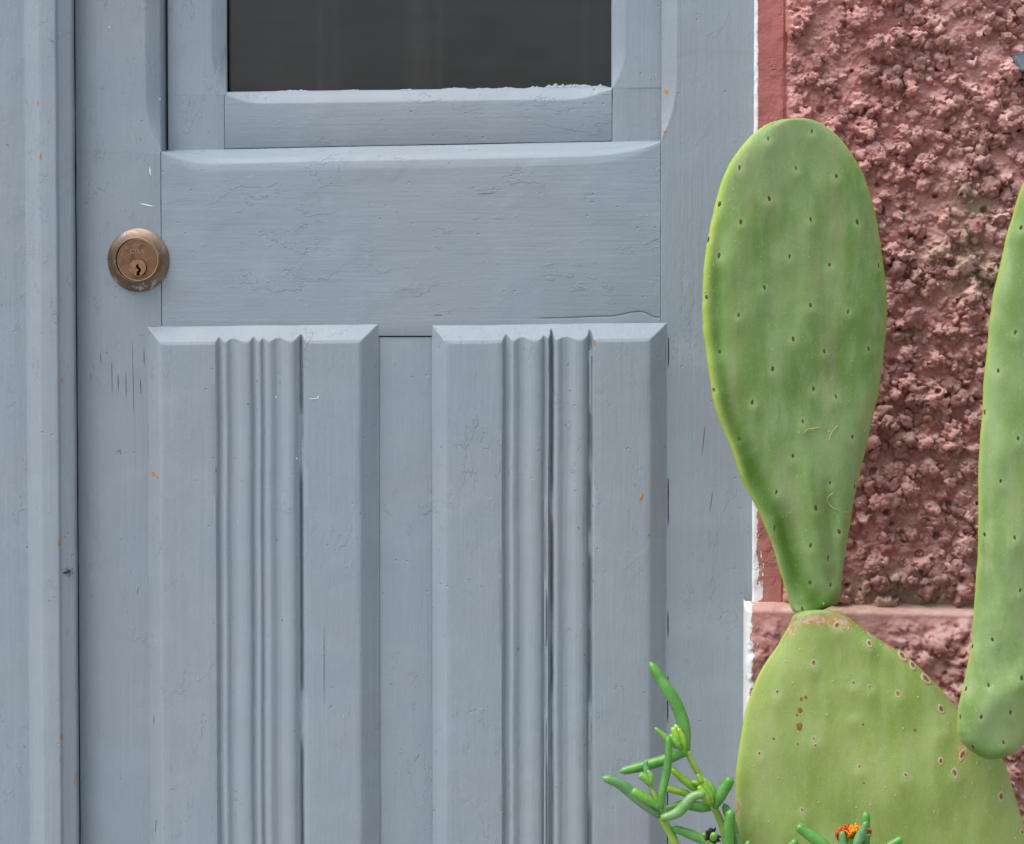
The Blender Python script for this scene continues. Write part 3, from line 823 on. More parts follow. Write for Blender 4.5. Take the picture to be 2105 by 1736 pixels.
for k, (r_, px, py) in enumerate(spots):
    p = surf(px, py); p.y -= r_ * .00045 * random.uniform(.1, 1.2)
    me, v_, f_ = variants[k % 20]
    rot = Matrix.Rotation(random.uniform(0, 6.28), 3, 'Y') @ Matrix.Rotation(random.uniform(-.6, .6), 3, 'X')
    if k < 300:
        o = bpy.data.objects.new('pebble', me); COL.objects.link(o); o.parent = wall
        o.matrix_local = Matrix.Translation(p - woff) @ rot.to_4x4() @ Matrix.Scale(r_ / 1000, 4)
    else:
        q = v_ @ np.array(rot).T * (r_ / 1000) + np.array(p - woff)
        n0 = sum(len(a) for a in bulkV)
        bulkV.append(q); bulkF += [(a + n0, b + n0, c + n0) for a, b, c in f_]
bv = np.concatenate(bulkV)
me = bpy.data.meshes.new('fine_pebbles'); me.from_pydata(bv.tolist(), [], bulkF)
fp = link('fine_pebbles', me, ROUGH, wall); fp['kind'] = 'stuff'

# plinth with a rounded, dusty shoulder
def plinth():
    res = 1.1
    px0, px1, py0, py1 = 1530.5, 3300, 1238, 1960
    def amp(px, py):
        return (.26 + .75 * npstep(1760, 1990, px + 120 * (fbm(px / 60, py / 60, 3, 5) - .5))) * (.12 + .88 * npstep(1262, 1310, py + 26 * (fbm(px / 30, py / 30, 3, 8) - .5)))
    h, A, B = rough_field(px0, px1, py0, py1, res, 6000, 21, amp, 4.0)
    top = npstep(0, 19, B - 1238 - (A - 1530) * .012 + 3 * (fbm(A / 40, B / 40, 2, 4) - .5))
    lf = np.sqrt(np.clip(1 - (1 - np.clip((A - 1530.5 - 3 * fbm(B / 22, B / 90, 3, 12)) / 15, 0, 1)) ** 2, 0, 1))
    shoulder = np.sqrt(np.clip(1 - (1 - top) ** 2, 0, 1))
    H = 20 * shoulder * (.35 + .65 * lf) + h * lf * npstep(0, .5, top)
    H[:, 0] = -24
    H[0, :] = np.minimum(H[0, :], -2)
    w = .69 - .25 * npstep(1532, 1556, A + 14 * (fbm(A / 25, B / 18, 3, 6) - .5)) - .18 * npstep(1548, 1600, A) - .22 * npstep(1600, 1680, A)
    w = w - .25 * (1 - npstep(1246, 1270, B)) * npstep(1545, 1580, A)
    dust = 1.0 * (1 - npstep(1244, 1258, B + 6 * (fbm(A / 30, B / 30, 2, 2) - .5)))
    o, _ = field_to_mesh('plinth', H, A, B, WF, MARGIN, {'white': w, 'dust': dust * .75}, 1700)
plinth()
mk('plinth_base', [(X(1532), WF - .019, Z(1950)), (X(4600), WF - .019, Z(1950)), (X(4600), WF - .019, 0), (X(1532), WF - .019, 0), (X(1532), .012, Z(1950)), (X(1532), .012, 0)], [(0, 3, 2, 1), (4, 5, 3, 0)], MARGIN, wall, False)
mk('plinth_base', [(X(3295), WF - .0195, Z(1255)), (X(4600), WF - .0195, Z(1255)), (X(4600), WF - .0195, Z(1951)), (X(3295), WF - .0195, Z(1951)), (X(3295), WF + .002, Z(1243)), (X(4600), WF + .002, Z(1243))], [(0, 3, 2, 1), (4, 0, 1, 5)], MARGIN, wall, False)
# wall core behind everything
mk('wall_core', [(X(1547.5), .013, 0), (X(4600), .013, 0), (X(4600), .013, Z(TOPY)), (X(1547.5), .013, Z(TOPY))], [(0, 1, 2, 3)], MARGIN, wall, False)

# ================================================================== cactus
cac_base = Vector((X(1830), -.15, 0))
cactus = thing('prickly_pear_cactus', 'green prickly pear cactus with three flat pads in front of the red wall', 'cactus', cac_base)
def pad(name, left, right, mat, y0, thick, tiltx=0.0, tilty=0.0, areoles=(), ccol=64, nrow=190, creases=(), kx=3.2, mx=1.9, seed=0.0, bump=1.0, cork=(), lumpamp=.0016, rimr=1.0, bare_shades=()):
    L = np.array(sorted(left, key=lambda p: p[1]), float); R = np.array(sorted(right, key=lambda p: p[1]), float)
    y_a, y_b = max(L[0, 1], R[0, 1]), min(L[-1, 1], R[-1, 1])
    v = .5 - .5 * np.cos(np.linspace(0, math.pi, nrow)); v = .45 * v + .55 * np.linspace(0, 1, nrow)
    v[:8] = np.linspace(0, 1, 8) ** 2 * v[7]; v[-8:] = 1 - (np.linspace(1, 0, 8) ** 2) * (1 - v[-8])
    ys = y_a + v * (y_b - y_a)
    def curve(A, q):
        f = np.interp(q, A[:, 1], A[:, 0]); g2 = sum(np.interp(q + d, A[:, 1], A[:, 0]) for d in (-14, -7, 0, 7, 14)) / 5
        k = npstep(0, 60, np.minimum(q - y_a, y_b - q)); return f * (1 - k) + g2 * k
    xl, xr = curve(L, ys), curve(R, ys)
    xc0 = (xl.mean() + xr.mean()) / 2; yc0 = (y_a + y_b) / 2
    half = ccol // 2
    rows = []; rim = []; halo = []; cor = []; bare_shade = []
    ar = np.array(areoles, float) if len(areoles) else np.zeros((0, 2))
    for i, py in enumerate(ys):
        w = (xr[i] - xl[i]) / 2 + (1.1 * nz(py * .03, seed, 2.) + .5 * nz(py * .11, seed)) * min(1, (xr[i] - xl[i]) / 60); xm = (xr[i] + xl[i]) / 2
        s = min(1.0, (w * PX) / (thick * 1.15)); T = thick * math.sqrt(max(0, 1 - (1 - s) ** 2))
        ring = []
        for side in (1, -1):
            for j in range(half + (1 if side == 1 else -1)):
                jj = j if side == 1 else half - 1 - j
                th = math.pi * jj / half
                t = -math.cos(th)
                px = xm + w * t
                prof = max(0.0, 1 - abs(t) ** kx) ** (1 / mx)
                yc = y0 + tiltx * (px - xc0) * PX + tilty * (py - yc0) * PX + lumpamp * nz(px * .008, py * .006, seed) + lumpamp * .5 * nz(px * .02, py * .012, seed + 4)
                d = yc - side * T * prof
                hl = 0.0; ck = 0.0
                if side == 1:
                    if len(ar):
                        q = (ar[:, 0] - px) ** 2 + ((ar[:, 1] - py) * .8) ** 2
                        q2 = (ar[:, 0] - px) ** 2 + ((ar[:, 1] + 11 - py) * .6) ** 2
                        hl = float(np.exp(-q / 75).sum()); b2 = float(np.exp(-q2 / 240).sum())
                        d += bump * (.0011 * hl - .0016 * b2) * prof
                    for (ax_, ay_, bx_, by_, wd, dp) in creases:
                        ux, uy = bx_ - ax_, by_ - ay_; tt = min(1, max(0, ((px - ax_) * ux + (py - ay_) * uy) / (ux * ux + uy * uy)))
                        dd = math.hypot(px - ax_ - ux * tt, py - ay_ - uy * tt)
                        d += dp * math.exp(-(dd / wd) ** 2) * prof * math.sin(math.pi * (.12 + .76 * tt))
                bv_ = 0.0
                for (ax_, ay_, bx_, by_, wd, am) in bare_shades:
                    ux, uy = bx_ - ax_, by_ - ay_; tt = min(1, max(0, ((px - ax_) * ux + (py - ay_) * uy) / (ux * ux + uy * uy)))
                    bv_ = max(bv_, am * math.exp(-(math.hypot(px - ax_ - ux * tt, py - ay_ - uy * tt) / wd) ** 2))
                bare_shade.append(bv_)
                for (qx, qy, qr, ry) in cork:
                    ck += math.exp(-((px - qx) / qr) ** 2 - ((py - qy) / ry) ** 2)
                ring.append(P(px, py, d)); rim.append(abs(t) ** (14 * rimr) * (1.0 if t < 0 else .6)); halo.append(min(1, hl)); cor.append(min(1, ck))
        rows.append(ring)
    V, F = lofted(rows, True)
    n = len(rows[0]); F.append(tuple(range(n))); F.append(tuple(reversed(range(len(V) - n, len(V)))))
    o = mk(name, V, F, mat, cactus, True, None, recalc=True)
    for nm, a in (('rim', rim), ('halo', halo), ('cork', cor), ('bare_shade', bare_shade)):
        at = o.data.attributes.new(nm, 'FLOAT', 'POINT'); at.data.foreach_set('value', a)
    return o
A1 = [(1579, 285), (1669, 270), (1520, 345), (1636, 346), (1719, 362), (1479, 420), (1581, 408), (1523, 457), (1666, 451), (1762, 457), (1456, 493), (1478, 526), (1623, 527), (1705, 545), (1806, 546), (1571, 591), (1518, 648), (1666, 628), (1743, 640), (1452, 611), (1630, 697), (1694, 722), (1785, 716), (1479, 723), (1588, 758), (1672, 799), (1718, 814), (1467, 802), (1546, 828), (1650, 866), (1752, 898), (1519, 902), (1630, 938), (1706, 992), (1757, 1001), (1596, 1011), (1677, 1045), (1517, 968), (1592, 1085), (1725, 1093), (1666, 1121), (1665, 1198), (1707, 1203), (1702, 1147), (1649, 1253)]
L1 = [(1645, 242.5), (1630, 243.5), (1610, 245), (1590, 250), (1570, 258), (1543, 280), (1509, 320), (1493, 350), (1480, 380), (1467, 433), (1455, 487), (1448, 538), (1446, 561), (1443, 632), (1445, 684), (1453, 737), (1462, 800), (1470, 843), (1488, 888), (1506, 931), (1520, 976), (1537, 1011), (1562, 1057), (1579, 1099), (1592, 1133), (1601, 1168), (1610, 1196), (1619, 1231), (1628, 1256), (1640, 1263), (1655, 1266)]
R1 = [(1645, 242.5), (1655, 243.5), (1670, 246), (1689, 253), (1714, 272), (1736, 294), (1755, 323), (1771, 348), (1787, 392), (1800, 440), (1809, 490), (1816, 547), (1822, 590), (1824, 632), (1822, 677), (1815, 748), (1806, 808), (1794, 860), (1776, 941), (1759, 1011), (1748, 1075), (1738, 1136), (1733, 1165), (1729, 1203), (1728, 1228), (1722, 1242), (1695, 1253), (1655, 1266)]
pad1 = pad('cactus_pad', L1, R1, CACT1, -.135, .0115, tiltx=.16, tilty=.05, areoles=A1, ccol=150, nrow=250, creases=[(1500, 800, 1570, 985, 22, .004), (1545, 930, 1625, 1110, 22, .0075), (1610, 1060, 1648, 1235, 22, .0085), (1650, 900, 1690, 1190, 24, -.0045), (1702, 1000, 1720, 1210, 13, .005), (1560, 640, 1640, 930, 50, .0025), (1478, 470, 1470, 640, 13, .004), (1470, 620, 1481, 790, 13, .0045), (1479, 770, 1522, 930, 13, .0045), (1515, 900, 1582, 1060, 14, .004), (1720, 420, 1700, 800, 40, .002), (1600, 380, 1590, 640, 40, .0018)], seed=1.0, kx=4.0, rimr=.62, bump=.75, lumpamp=.0024,
           bare_shades=[(1478, 560, 1474, 680, 12, .6), (1474, 680, 1492, 830, 13, .75), (1492, 830, 1540, 950, 15, .8), (1540, 950, 1600, 1070, 17, .9), (1600, 1070, 1640, 1190, 20, 1.0), (1640, 1190, 1680, 1252, 26, .9), (1690, 1248, 1722, 1228, 18, .6), (1662, 960, 1700, 1190, 10, .28), (1640, 940, 1668, 1120, 16, .3)])
A2 = [(1721, 1287), (1787, 1323), (1791, 1306), (1673, 1363), (1755, 1405), (1788, 1414), (1846, 1426), (1935, 1500), (1598, 1423), (1672, 1518), (1561, 1549), (1767, 1576), (1862, 1593), (1649, 1665), (1962, 1591), (2058, 1639), (1755, 1470)]
L2 = [(1676, 1254), (1650, 1256), (1634, 1262), (1628, 1268), (1619, 1291), (1598, 1330), (1579, 1354), (1559, 1386), (1543, 1428), (1533, 1456), (1526, 1495), (1519, 1541), (1513, 1583), (1511, 1636), (1512, 1688), (1517, 1736), (1545, 1850), (1610, 1960), (1690, 2060), (1740, 2180), (1760, 2300), (1765, 2420), (1800, 2424)]
R2 = [(1676, 1254), (1705, 1254), (1728, 1258), (1742, 1267), (1763, 1284), (1791, 1305), (1819, 1323), (1848, 1337), (1879, 1361), (1904, 1386), (1925, 1407), (1938, 1420), (1951, 1436), (1967, 1459), (2005, 1495), (2040, 1526), (2061, 1560), (2075, 1595), (2084, 1630), (2094, 1662), (2103, 1690), (2112, 1740), (2110, 1850), (2060, 1960), (1990, 2060), (1930, 2180), (1900, 2300), (1890, 2420), (1850, 2424)]
pad2 = pad('cactus_pad', L2, R2, CACT2, -.140, .017, tiltx=-.03, tilty=-.03, areoles=A2, ccol=170, nrow=230, creases=[(1780, 1560, 1900, 1720, 90, -.003)], seed=3.0, bump=.9, kx=3.0, lumpamp=.0022,
           cork=[(1655, 1276, 26, 9), (1690, 1274, 26, 12), (1728, 1280, 22, 14), (1628, 1292, 8, 18), (1980, 1545, 12, 20), (1880, 1362, 14, 5), (1830, 1330, 12, 4), (1517, 1660, 7, 16)], rimr=1.5)
A3 = [(2040, 1314), (2032, 1409), (2017, 1474), (2077, 1464), (2000, 1536), (2063, 1527), (2100, 1394), (1999, 1329), (1986, 1416), (1974, 1474), (2087, 684), (2052, 762), (2024, 847), (2093, 901), (2057, 989), (2024, 1099), (2086, 1106), (2097, 1213), (2099, 468), (2150, 560), (2160, 780), (2150, 1000), (2180, 420), (2140, 1300)]
L3 = [(2215, 255), (2190, 262), (2150, 300), (2105, 374), (2093, 400), (2078, 457), (2068, 485), (2061, 522), (2052, 562), (2042, 599), (2037, 642), (2032, 661), (2031, 698), (2027, 741), (2021, 784), (2019, 860), (2015, 888), (2012, 948), (2010, 980), (2011, 1029), (2010, 1136), (2003, 1233), (2000, 1277), (1998, 1320), (1989, 1364), (1983, 1398), (1973, 1436), (1968, 1465), (1966, 1494), (1971, 1520), (1988, 1540), (2011, 1555), (2029, 1561), (2040, 1562)]
R3 = [(2215, 255), (2240, 262), (2285, 310), (2330, 420), (2355, 560), (2365, 720), (2350, 900), (2315, 1080), (2260, 1230), (2205, 1350), (2160, 1430), (2135, 1480), (2118, 1515), (2095, 1545), (2065, 1558), (2040, 1562)]
pad3 = pad('cactus_pad', L3, R3, CACT3, -.165, .017, tiltx=.22, tilty=.0, areoles=A3, ccol=130, nrow=250, creases=[(1995, 1500, 2140, 1360, 34, -.006), (2040, 1300, 2085, 1420, 26, .004), (2020, 700, 2030, 1250, 16, .002)], seed=6.0, kx=2.6, bump=.9, lumpamp=.003, bare_shades=[(2000, 1545, 2060, 1555, 24, .8), (2030, 1400, 1990, 1470, 16, .4)])
# older stem pads below the picture carry the plant to the ground
pad('cactus_pad', [(1820, 2340), (1760, 2360), (1690, 2480), (1670, 2650), (1690, 2850), (1720, 3060), (1820, 3110)], [(1820, 2340), (1890, 2360), (1980, 2480), (2000, 2650), (1970, 2850), (1940, 3060), (1820, 3110)], CACT2, -.142, .03, seed=8., nrow=50, ccol=32)

def bvh(objs):
    V = []; F = []
    for o in objs:
        off = origin(o); n = len(V)
        V += [v.co + off for v in o.data.vertices]; F += [tuple(i + n for i in p.vertices) for p in o.data.polygons]
    return BVHTree.FromPolygons(V, F)
def place(o, parent, hit, nrm, size, spin=0.0):
    o.parent = parent
    zax = Vector((0, 0, 1)); up = (zax - nrm * zax.dot(nrm)).normalized(); rt = up.cross(nrm).normalized()
    R_ = Matrix((rt, up, nrm)).transposed().to_4x4() @ Matrix.Rotation(spin, 4, 'Z')
    o.matrix_local = Matrix.Translation(hit - origin(parent)) @ R_ @ Matrix.Diagonal((*size, 1))
def disc_mesh(name, mats, rings, seed, n=14, wobble=.25):
    """rings: (radius, height, material); rough-edged little boss or hollow, local Z outward"""
    V = []; F = []; MI = []
    for r_, z_, _ in rings:
        for k in range(n):
            a = 2 * math.pi * k / n; rr = r_ * (1 + wobble * nz(math.cos(a) * 1.4 + seed, math.sin(a) * 1.4, seed))
            V.append((rr * math.cos(a), rr * math.sin(a), z_))
    for i in range(len(rings) - 1):
        for k in range(n):
            q = (k + 1) % n; F.append((i * n + k, i * n + q, (i + 1) * n + q, (i + 1) * n + k)); MI.append(rings[i + 1][2])
    F.append(tuple(range((len(rings) - 1) * n, len(rings) * n))); MI.append(rings[-1][2])
    me = bpy.data.meshes.new(name); me.from_pydata(V, [], F)
    for mm in mats: me.materials.append(mm)
    me.polygons.foreach_set('material_index', MI); me.polygons.foreach_set('use_smooth', [True] * len(F)); return me
ar_mesh = [disc_mesh('areole', [AREOLE], [(1, -.3, 0), (.95, .10, 0), (.6, .22, 0), (.2, .26, 0)], s) for s in (1., 2., 3.)]
sc_mesh = [disc_mesh('scar', [SCAR, SCAR_DARK], [(1.05, -.3, 0), (1, .08, 0), (.85, .2, 0), (.55, .16, 0), (.40, .02, 1), (.2, .03, 1)], s, 18) for s in (4., 5., 6.)]
rs_mesh = [disc_mesh('blotch', [RUST], [(1.0, -.2, 0), (.96, .03, 0), (.5, .06, 0)], s, 14, .6) for s in (7., 8., 9.)]
tn_mesh = [disc_mesh('speck', [SCAR], [(1.0, -.2, 0), (.9, .25, 0), (.4, .45, 0)], s, 9) for s in (7.5, 8.5)]
def dot(tree, parent, px, py, meshes, w, hgt, name, spin=0.0):
    hit, nrm, _, _ = tree.ray_cast(CAM, ray(px, py))
    if hit is None: return
    if nrm.dot(ray(px, py)) > 0: nrm = -nrm
    o = bpy.data.objects.new(name, random.choice(meshes)); COL.objects.link(o)
    place(o, parent, hit, nrm, (w * PX, hgt * PX, max(w, 2) * PX * .8), spin)
    return o
T1, T2, T3 = bvh([pad1]), bvh([pad2]), bvh([pad3])
for px, py in A1: dot(T1, pad1, px, py, ar_mesh, random.uniform(1.7, 3.4), random.uniform(3.6, 6.6), 'areole', random.uniform(-.35, .25))
for px, py in ((1572, 262), (1522, 312), (1467, 803), (1517, 972), (1450, 600), (1446, 660), (1693, 1242), (1600, 257)): dot(T1, pad1, px, py, tn_mesh, 2, 3.4, 'speck')
for px, py in ((1500, 370), (1509, 389), (1500, 412), (1508, 430), (1467, 545), (1459, 570), (1643, 890), (1704, 887), (1624, 1055), (1657, 1092), (1651, 1115), (1777, 886)): dot(T1, pad1, px, py, tn_mesh, 1.3, 2.6, 'speck')
for px, py in A3: dot(T3, pad3, px, py, ar_mesh, random.uniform(2.2, 3.2), random.uniform(3.8, 5.6), 'areole', random.uniform(-.3, .3))
for px, py, s in ((1721, 1287, 7), (1787, 1323, 6.5), (1791, 1306, 7), (1855, 1349, 10), (1876, 1368, 8), (1903, 1396, 10), (1673, 1363, 6), (1755, 1404, 5), (1788, 1413, 5), (1846, 1426, 6.5), (1935, 1458, 7.5), (1598, 1423, 4.5), (1672, 1518, 5.5), (1676, 1533, 3.5), (1561, 1549, 4.5), (1767, 1576, 4.5), (1862, 1593, 5), (1649, 1665, 4.8), (1962, 1590, 8), (2058, 1638, 7.5), (1934, 1565, 6), (2101, 1711, 5)):
    dot(T2, pad2, px, py, sc_mesh, s * .92, s * 1.25, 'scar', random.uniform(-.3, .5))
for px, py, s in ((1644, 1460, 6), (1643, 1493, 8), (1647, 1437, 4), (1656, 1434, 4), (1638, 1470, 3), (1774, 1490, 3), (1881, 1501, 3.5), (1776, 1611, 2.5), (1591, 1519, 3), (1640, 1530, 2.5), (1560, 1330, 3)):
    dot(T2, pad2, px, py, rs_mesh, s * .8, s, 'blotch')
for px, py in ((1857, 1498), (2009, 1569), (2037, 1580), (2088, 1723), (1735, 1292), (1751, 1294), (1762, 1288), (1775, 1300), (1806, 1348), (1950, 1487), (1629, 1405), (1644, 1336), (1616, 1360), (1712, 1401), (1888, 1434), (1700, 1470), (1550, 1575), (1820, 1620), (1790, 1655), (1683, 1650), (1760, 1660), (1841, 1636), (1985, 1640), (2000, 1610), (2062, 1617), (1920, 1670), (1600, 1600), (1580, 1690), (1745, 1293), (1810, 1325), (1835, 1337), (1924, 1412)):
    dot(T2, pad2, px, py, tn_mesh, random.uniform(1.4, 2.6), random.uniform(1.6, 3.0), 'speck')
# brown wedge where the right pad grows out of the big one
dot(T2, pad2, 1979, 1552, sc_mesh, 6, 13, 'scar', -.5)

# dry threads caught on the tall pad
def tube(pts, rads, n=8, cap=True):
    rows = []
    for i, p in enumerate(pts):
        a = pts[max(0, i - 1)]; b = pts[min(len(pts) - 1, i + 1)]; d = (b - a).normalized()
        u = d.cross(Vector((0, 1, .01))).normalized(); w = d.cross(u).normalized()
        rows.append([p + (u * math.cos(2 * math.pi * k / n) + w * math.sin(2 * math.pi * k / n)) * rads[i] for k in range(n)])
    V, F = lofted(rows, True)
    F.append(tuple(range(n))); F.append(tuple(reversed(range(len(V) - n, len(V)))))
    return V, F
def smooth_path(ctrl, n):
    """Catmull-Rom through control points"""
    c = [ctrl[0] * 2 - ctrl[1]] + list(ctrl) + [ctrl[-1] * 2 - ctrl[-2]]; out = []
    seg = len(ctrl) - 1
    for i in range(n + 1):
        t = i / n * seg; k = min(int(t), seg - 1); t -= k
        p0, p1, p2, p3 = c[k:k + 4]
        out.append(.5 * ((2 * p1) + (p2 - p0) * t + (2 * p0 - 5 * p1 + 4 * p2 - p3) * t * t + (3 * p1 - p0 - 3 * p2 + p3) * t ** 3))
    return out
for pts, lab in (([(1654, 890), (1660, 883), (1672, 881), (1686, 878)], 'short straw thread lying nearly level on the tall cactus pad'),
                 ([(1704, 905), (1710, 889), (1722, 875)], 'short straw thread standing diagonally on the tall cactus pad'),
                 ([(1712, 1014), (1702, 1022), (1702, 1034), (1718, 1047), (1745, 1054)], 'long hooked straw thread near the right rim of the tall cactus pad')):
    ctrl = []
    for px, py in pts:
        hit, nrm, _, _ = T1.ray_cast(CAM, ray(px, py))
        if hit is None: hit = P(px, py, -.14)
        ctrl.append(hit - ray(px, py) * .0012)
    q = smooth_path(ctrl, 16)
    o = thing('dry_thread', lab, 'thread', q[0], 'dry threads caught on the tall cactus pad')
    V, F = tube(q, [.00028] * 17, 6)
    mk('strand', V, F, FIBRE, o, recalc=True)

# ================================================================== fleshy-leaved plants
def fleshy(name, pts, rad, mat, parent, y=-.15, dy=0.0, tip=.62, base=.55, n=18, flat=.85, stemlike=False):
    ctrl = [P(a, b, (c if c is not None else y)) for a, b, c in [(*q, None)[:3] if len(q) == 2 else q for q in pts]]
    for i, p in enumerate(ctrl): p.y += dy * i / (len(ctrl) - 1)
    path = smooth_path(ctrl, n); rads = []
    for i in range(n + 1):
        t = i / n
        if stemlike: k = 1.0 - .12 * t
        else:
            k = base + (1 - base) * sstep(0, .3, t); k *= 1 - (1 - tip) * sstep(.5, 1, t)
            if t > .9: k *= math.sqrt(max(.03, 1 - ((t - .9) / .102) ** 2))
        rads.append(rad * PX * 1.1 * k * (1 + .05 * nz(t * 4, rad, pts[0][0])))
    V, F = tube(path, rads, 12)
    o = mk(name, V, F, mat, parent, recalc=True)
    at = o.data.attributes.new('along', 'FLOAT', 'POINT')
    at.data.foreach_set('value', [i / n for i in range(n + 1) for _ in range(12)])
    return o
ice = thing('ice_plant', 'bright green ice plant with finger leaves in front of the grey door', 'plant', (X(1480), -.15, 0), 'ice plants in front of the door and cactus')
# right stem
fleshy('stem', [(1530, 3090), (1528, 2400), (1512, 1880), (1491, 1728), (1478, 1682), (1464.5, 1655)], 7.0, STEM, ice, -.150, stemlike=True, n=30)
fleshy('stem', [(1464.5, 1656), (1454, 1622), (1438, 1594), (1424, 1569), (1413, 1546)], 6.2, STEM, ice, -.150, stemlike=True)
fleshy('leaf', [(1412, 1548), (1407, 1497), (1388, 1444.5), (1362, 1404), (1335, 1363)], 11, LEAF['green'], ice, -.148, dy=.006, tip=.72, base=.6)
fleshy('leaf', [(1413, 1549), (1384, 1555), (1351, 1565), (1310, 1575), (1274, 1582)], 9.5, LEAF['green'], ice, -.150, dy=-.01, tip=.75)
fleshy('leaf', [(1405, 1545), (1400, 1515), (1387, 1490)], 7, LEAF['lime'], ice, -.155)
fleshy('leaf', [(1402, 1544), (1392, 1518), (1382, 1495)], 7.5, LEAF['lime'], ice, -.160)
fleshy('leaf', [(1406, 1545), (1404, 1520), (1394, 1497)], 5.5, LEAF['lime'], ice, -.162)
fleshy('leaf', [(1398, 1541), (1388, 1525), (1377, 1510)], 7.5, LEAF['fresh'], ice, -.166)
fleshy('leaf', [(1389, 1537), (1371, 1519), (1346, 1496)], 6, LEAF['fresh'], ice, -.152, tip=.5)
fleshy('leaf', [(1441, 1630), (1420, 1615), (1398, 1597), (1379, 1579)], 7, LEAF['lime'], ice, -.154, tip=.8)
fleshy('leaf', [(1425, 1637), (1398, 1628), (1369, 1621)], 6.5, LEAF['lime'], ice, -.152, tip=.9)
fleshy('leaf', [(1466, 1662), (1440, 1659), (1405, 1655), (1368, 1663)], 9.5, LEAF['green'], ice, -.148, tip=.7)
fleshy('leaf', [(1470, 1662), (1482, 1634), (1494, 1614), (1503, 1599)], 10.5, LEAF['green'], ice, -.158, tip=.85, base=.5)
fleshy('leaf', [(1464, 1652), (1452, 1625), (1437, 1600)], 8.5, LEAF['lime'], ice, -.160, tip=.6)
fleshy('leaf', [(1466, 1648), (1462, 1622), (1444, 1602)], 7.5, LEAF['fresh'], ice, -.158)
fleshy('leaf', [(1458, 1652), (1446, 1634), (1436, 1616)], 7, LEAF['lime'], ice, -.165)
fleshy('leaf', [(1446, 1618), (1434, 1611), (1421, 1608)], 5.2, LEAF['lime'], ice, -.158)
fleshy('leaf', [(1443, 1612), (1439, 1602), (1433, 1592)], 4.5, LEAF['lime'], ice, -.162)
fleshy('leaf', [(1500, 1770), (1497, 1736), (1499, 1700), (1502, 1664)], 9.8, LEAF['green'], ice, -.165, tip=.9, base=.8)
fleshy('leaf', [(1516, 1770), (1512, 1735), (1503, 1690), (1488, 1652)], 9, LEAF['blue'], ice, -.152, tip=.8)
fleshy('leaf', [(1530, 1790), (1522, 1750), (1514, 1715)], 7, LEAF['blue'], ice, -.158)
# left stem
fleshy('stem', [(1520, 3095), (1470, 2300), (1420, 1840), (1389, 1738), (1374, 1706), (1361, 1682), (1355, 1664)], 8.2, STEM, ice, -.165, stemlike=True, n=34)
fleshy('leaf', [(1357, 1676), (1332, 1656), (1306, 1634), (1274, 1609), (1238, 1594)], 10.5, LEAF['blue'], ice, -.165, dy=-.008, tip=.7, base=.75)
fleshy('leaf', [(1356, 1661), (1328.5, 1642), (1312, 1632), (1298, 1626)], 8.5, LEAF['fresh'], ice, -.172, tip=.85)
fleshy('leaf', [(1357, 1662), (1362, 1625), (1370, 1590), (1375, 1549), (1373.5, 1513)], 7.2, LEAF['green'], ice, -.172, tip=.75, base=.9)
fleshy('leaf', [(1360, 1683), (1391, 1672), (1408, 1656), (1425, 1638), (1451, 1632)], 9.5, LEAF['pale'], ice, -.174, tip=.8, base=.7)
fleshy('stem', [(1356, 1660), (1348, 1640), (1338, 1620), (1331, 1602)], 4.6, STEM, ice, -.170, stemlike=True)
fleshy('leaf', [(1338, 1615), (1328, 1601), (1314, 1593)], 7.5, LEAF['fresh'], ice, -.172, tip=.9)
fleshy('leaf', [(1337, 1612), (1330, 1588), (1327, 1562)], 6, LEAF['blue'], ice, -.168, tip=.55)
fleshy('leaf', [(1339, 1612), (1338, 1596), (1331, 1584)], 5, LEAF['fresh'], ice, -.174)
fleshy('leaf', [(1480, 1748), (1446, 1728), (1415, 1714), (1381, 1702)], 8.5, LEAF['green'], ice, -.168, tip=.8)
# dried black seed head with a few green nubs
sh = bpy.data.objects.new('seed_head', None); COL.objects.link(sh); sh.parent = ice
for k in range(18):
    a = random.uniform(0, 6.28); L = random.uniform(6, 24) * (1 if random.random() < .7 else .5)
    fleshy('sepal', [(1462, 1722, -00.18), (1462 + L * .5 * math.cos(a), 1720 + L * .4 * math.sin(a), -00.184), (1462 + L * 1.15 * math.cos(a), 1720 + L * .85 * math.sin(a), -00.186 - .003 * random.random())], random.uniform(1.8, 6), BLACK_SEED, sh, n=8)
fleshy('nub', [(1466, 1726, -00.186), (1467, 1720, -00.191), (1467, 1712, -00.193)], 6.5, LEAF['fresh'], sh, n=8)
fleshy('nub', [(1456, 1722, -00.182), (1450, 1718, -00.184), (1443, 1715, -00.185)], 5, LEAF['green'], sh, n=8)
fleshy('stem', [(1500, 1900, -.160), (1480, 1790, -.160), (1464, 1724, -.160)], 4.5, STEM, ice, -.16, stemlike=True)

ice2 = thing('ice_plant', 'low ice plant with a withered orange flower in front of the big cactus pad', 'plant', (X(1740), -.2, 0), 'ice plants in front of the door and cactus')
Y2 = -.200
fleshy('stem', [(1735, 3090), (1742, 2300), (1748, 1850), (1751, 1760)], 7, STEM, ice2, Y2, stemlike=True, n=24)
fleshy('leaf', [(1735, 1775), (1690, 1735), (1660, 1714), (1637, 1697)], 9.5, LEAF['green'], ice2, Y2, tip=.85)
fleshy('leaf', [(1775, 1790), (1778, 1730), (1780, 1668)], 8.5, LEAF['green'], ice2, Y2 + .006, tip=.85)
fleshy('leaf', [(1752, 1780), (1762, 1735), (1772, 1710), (1782, 1689)], 8, LEAF['blue'], ice2, Y2 - .012, tip=.6)
fleshy('leaf', [(1735, 1780), (1733, 1745), (1731, 1708)], 8, LEAF['blue'], ice2, Y2 - .012, tip=.6)
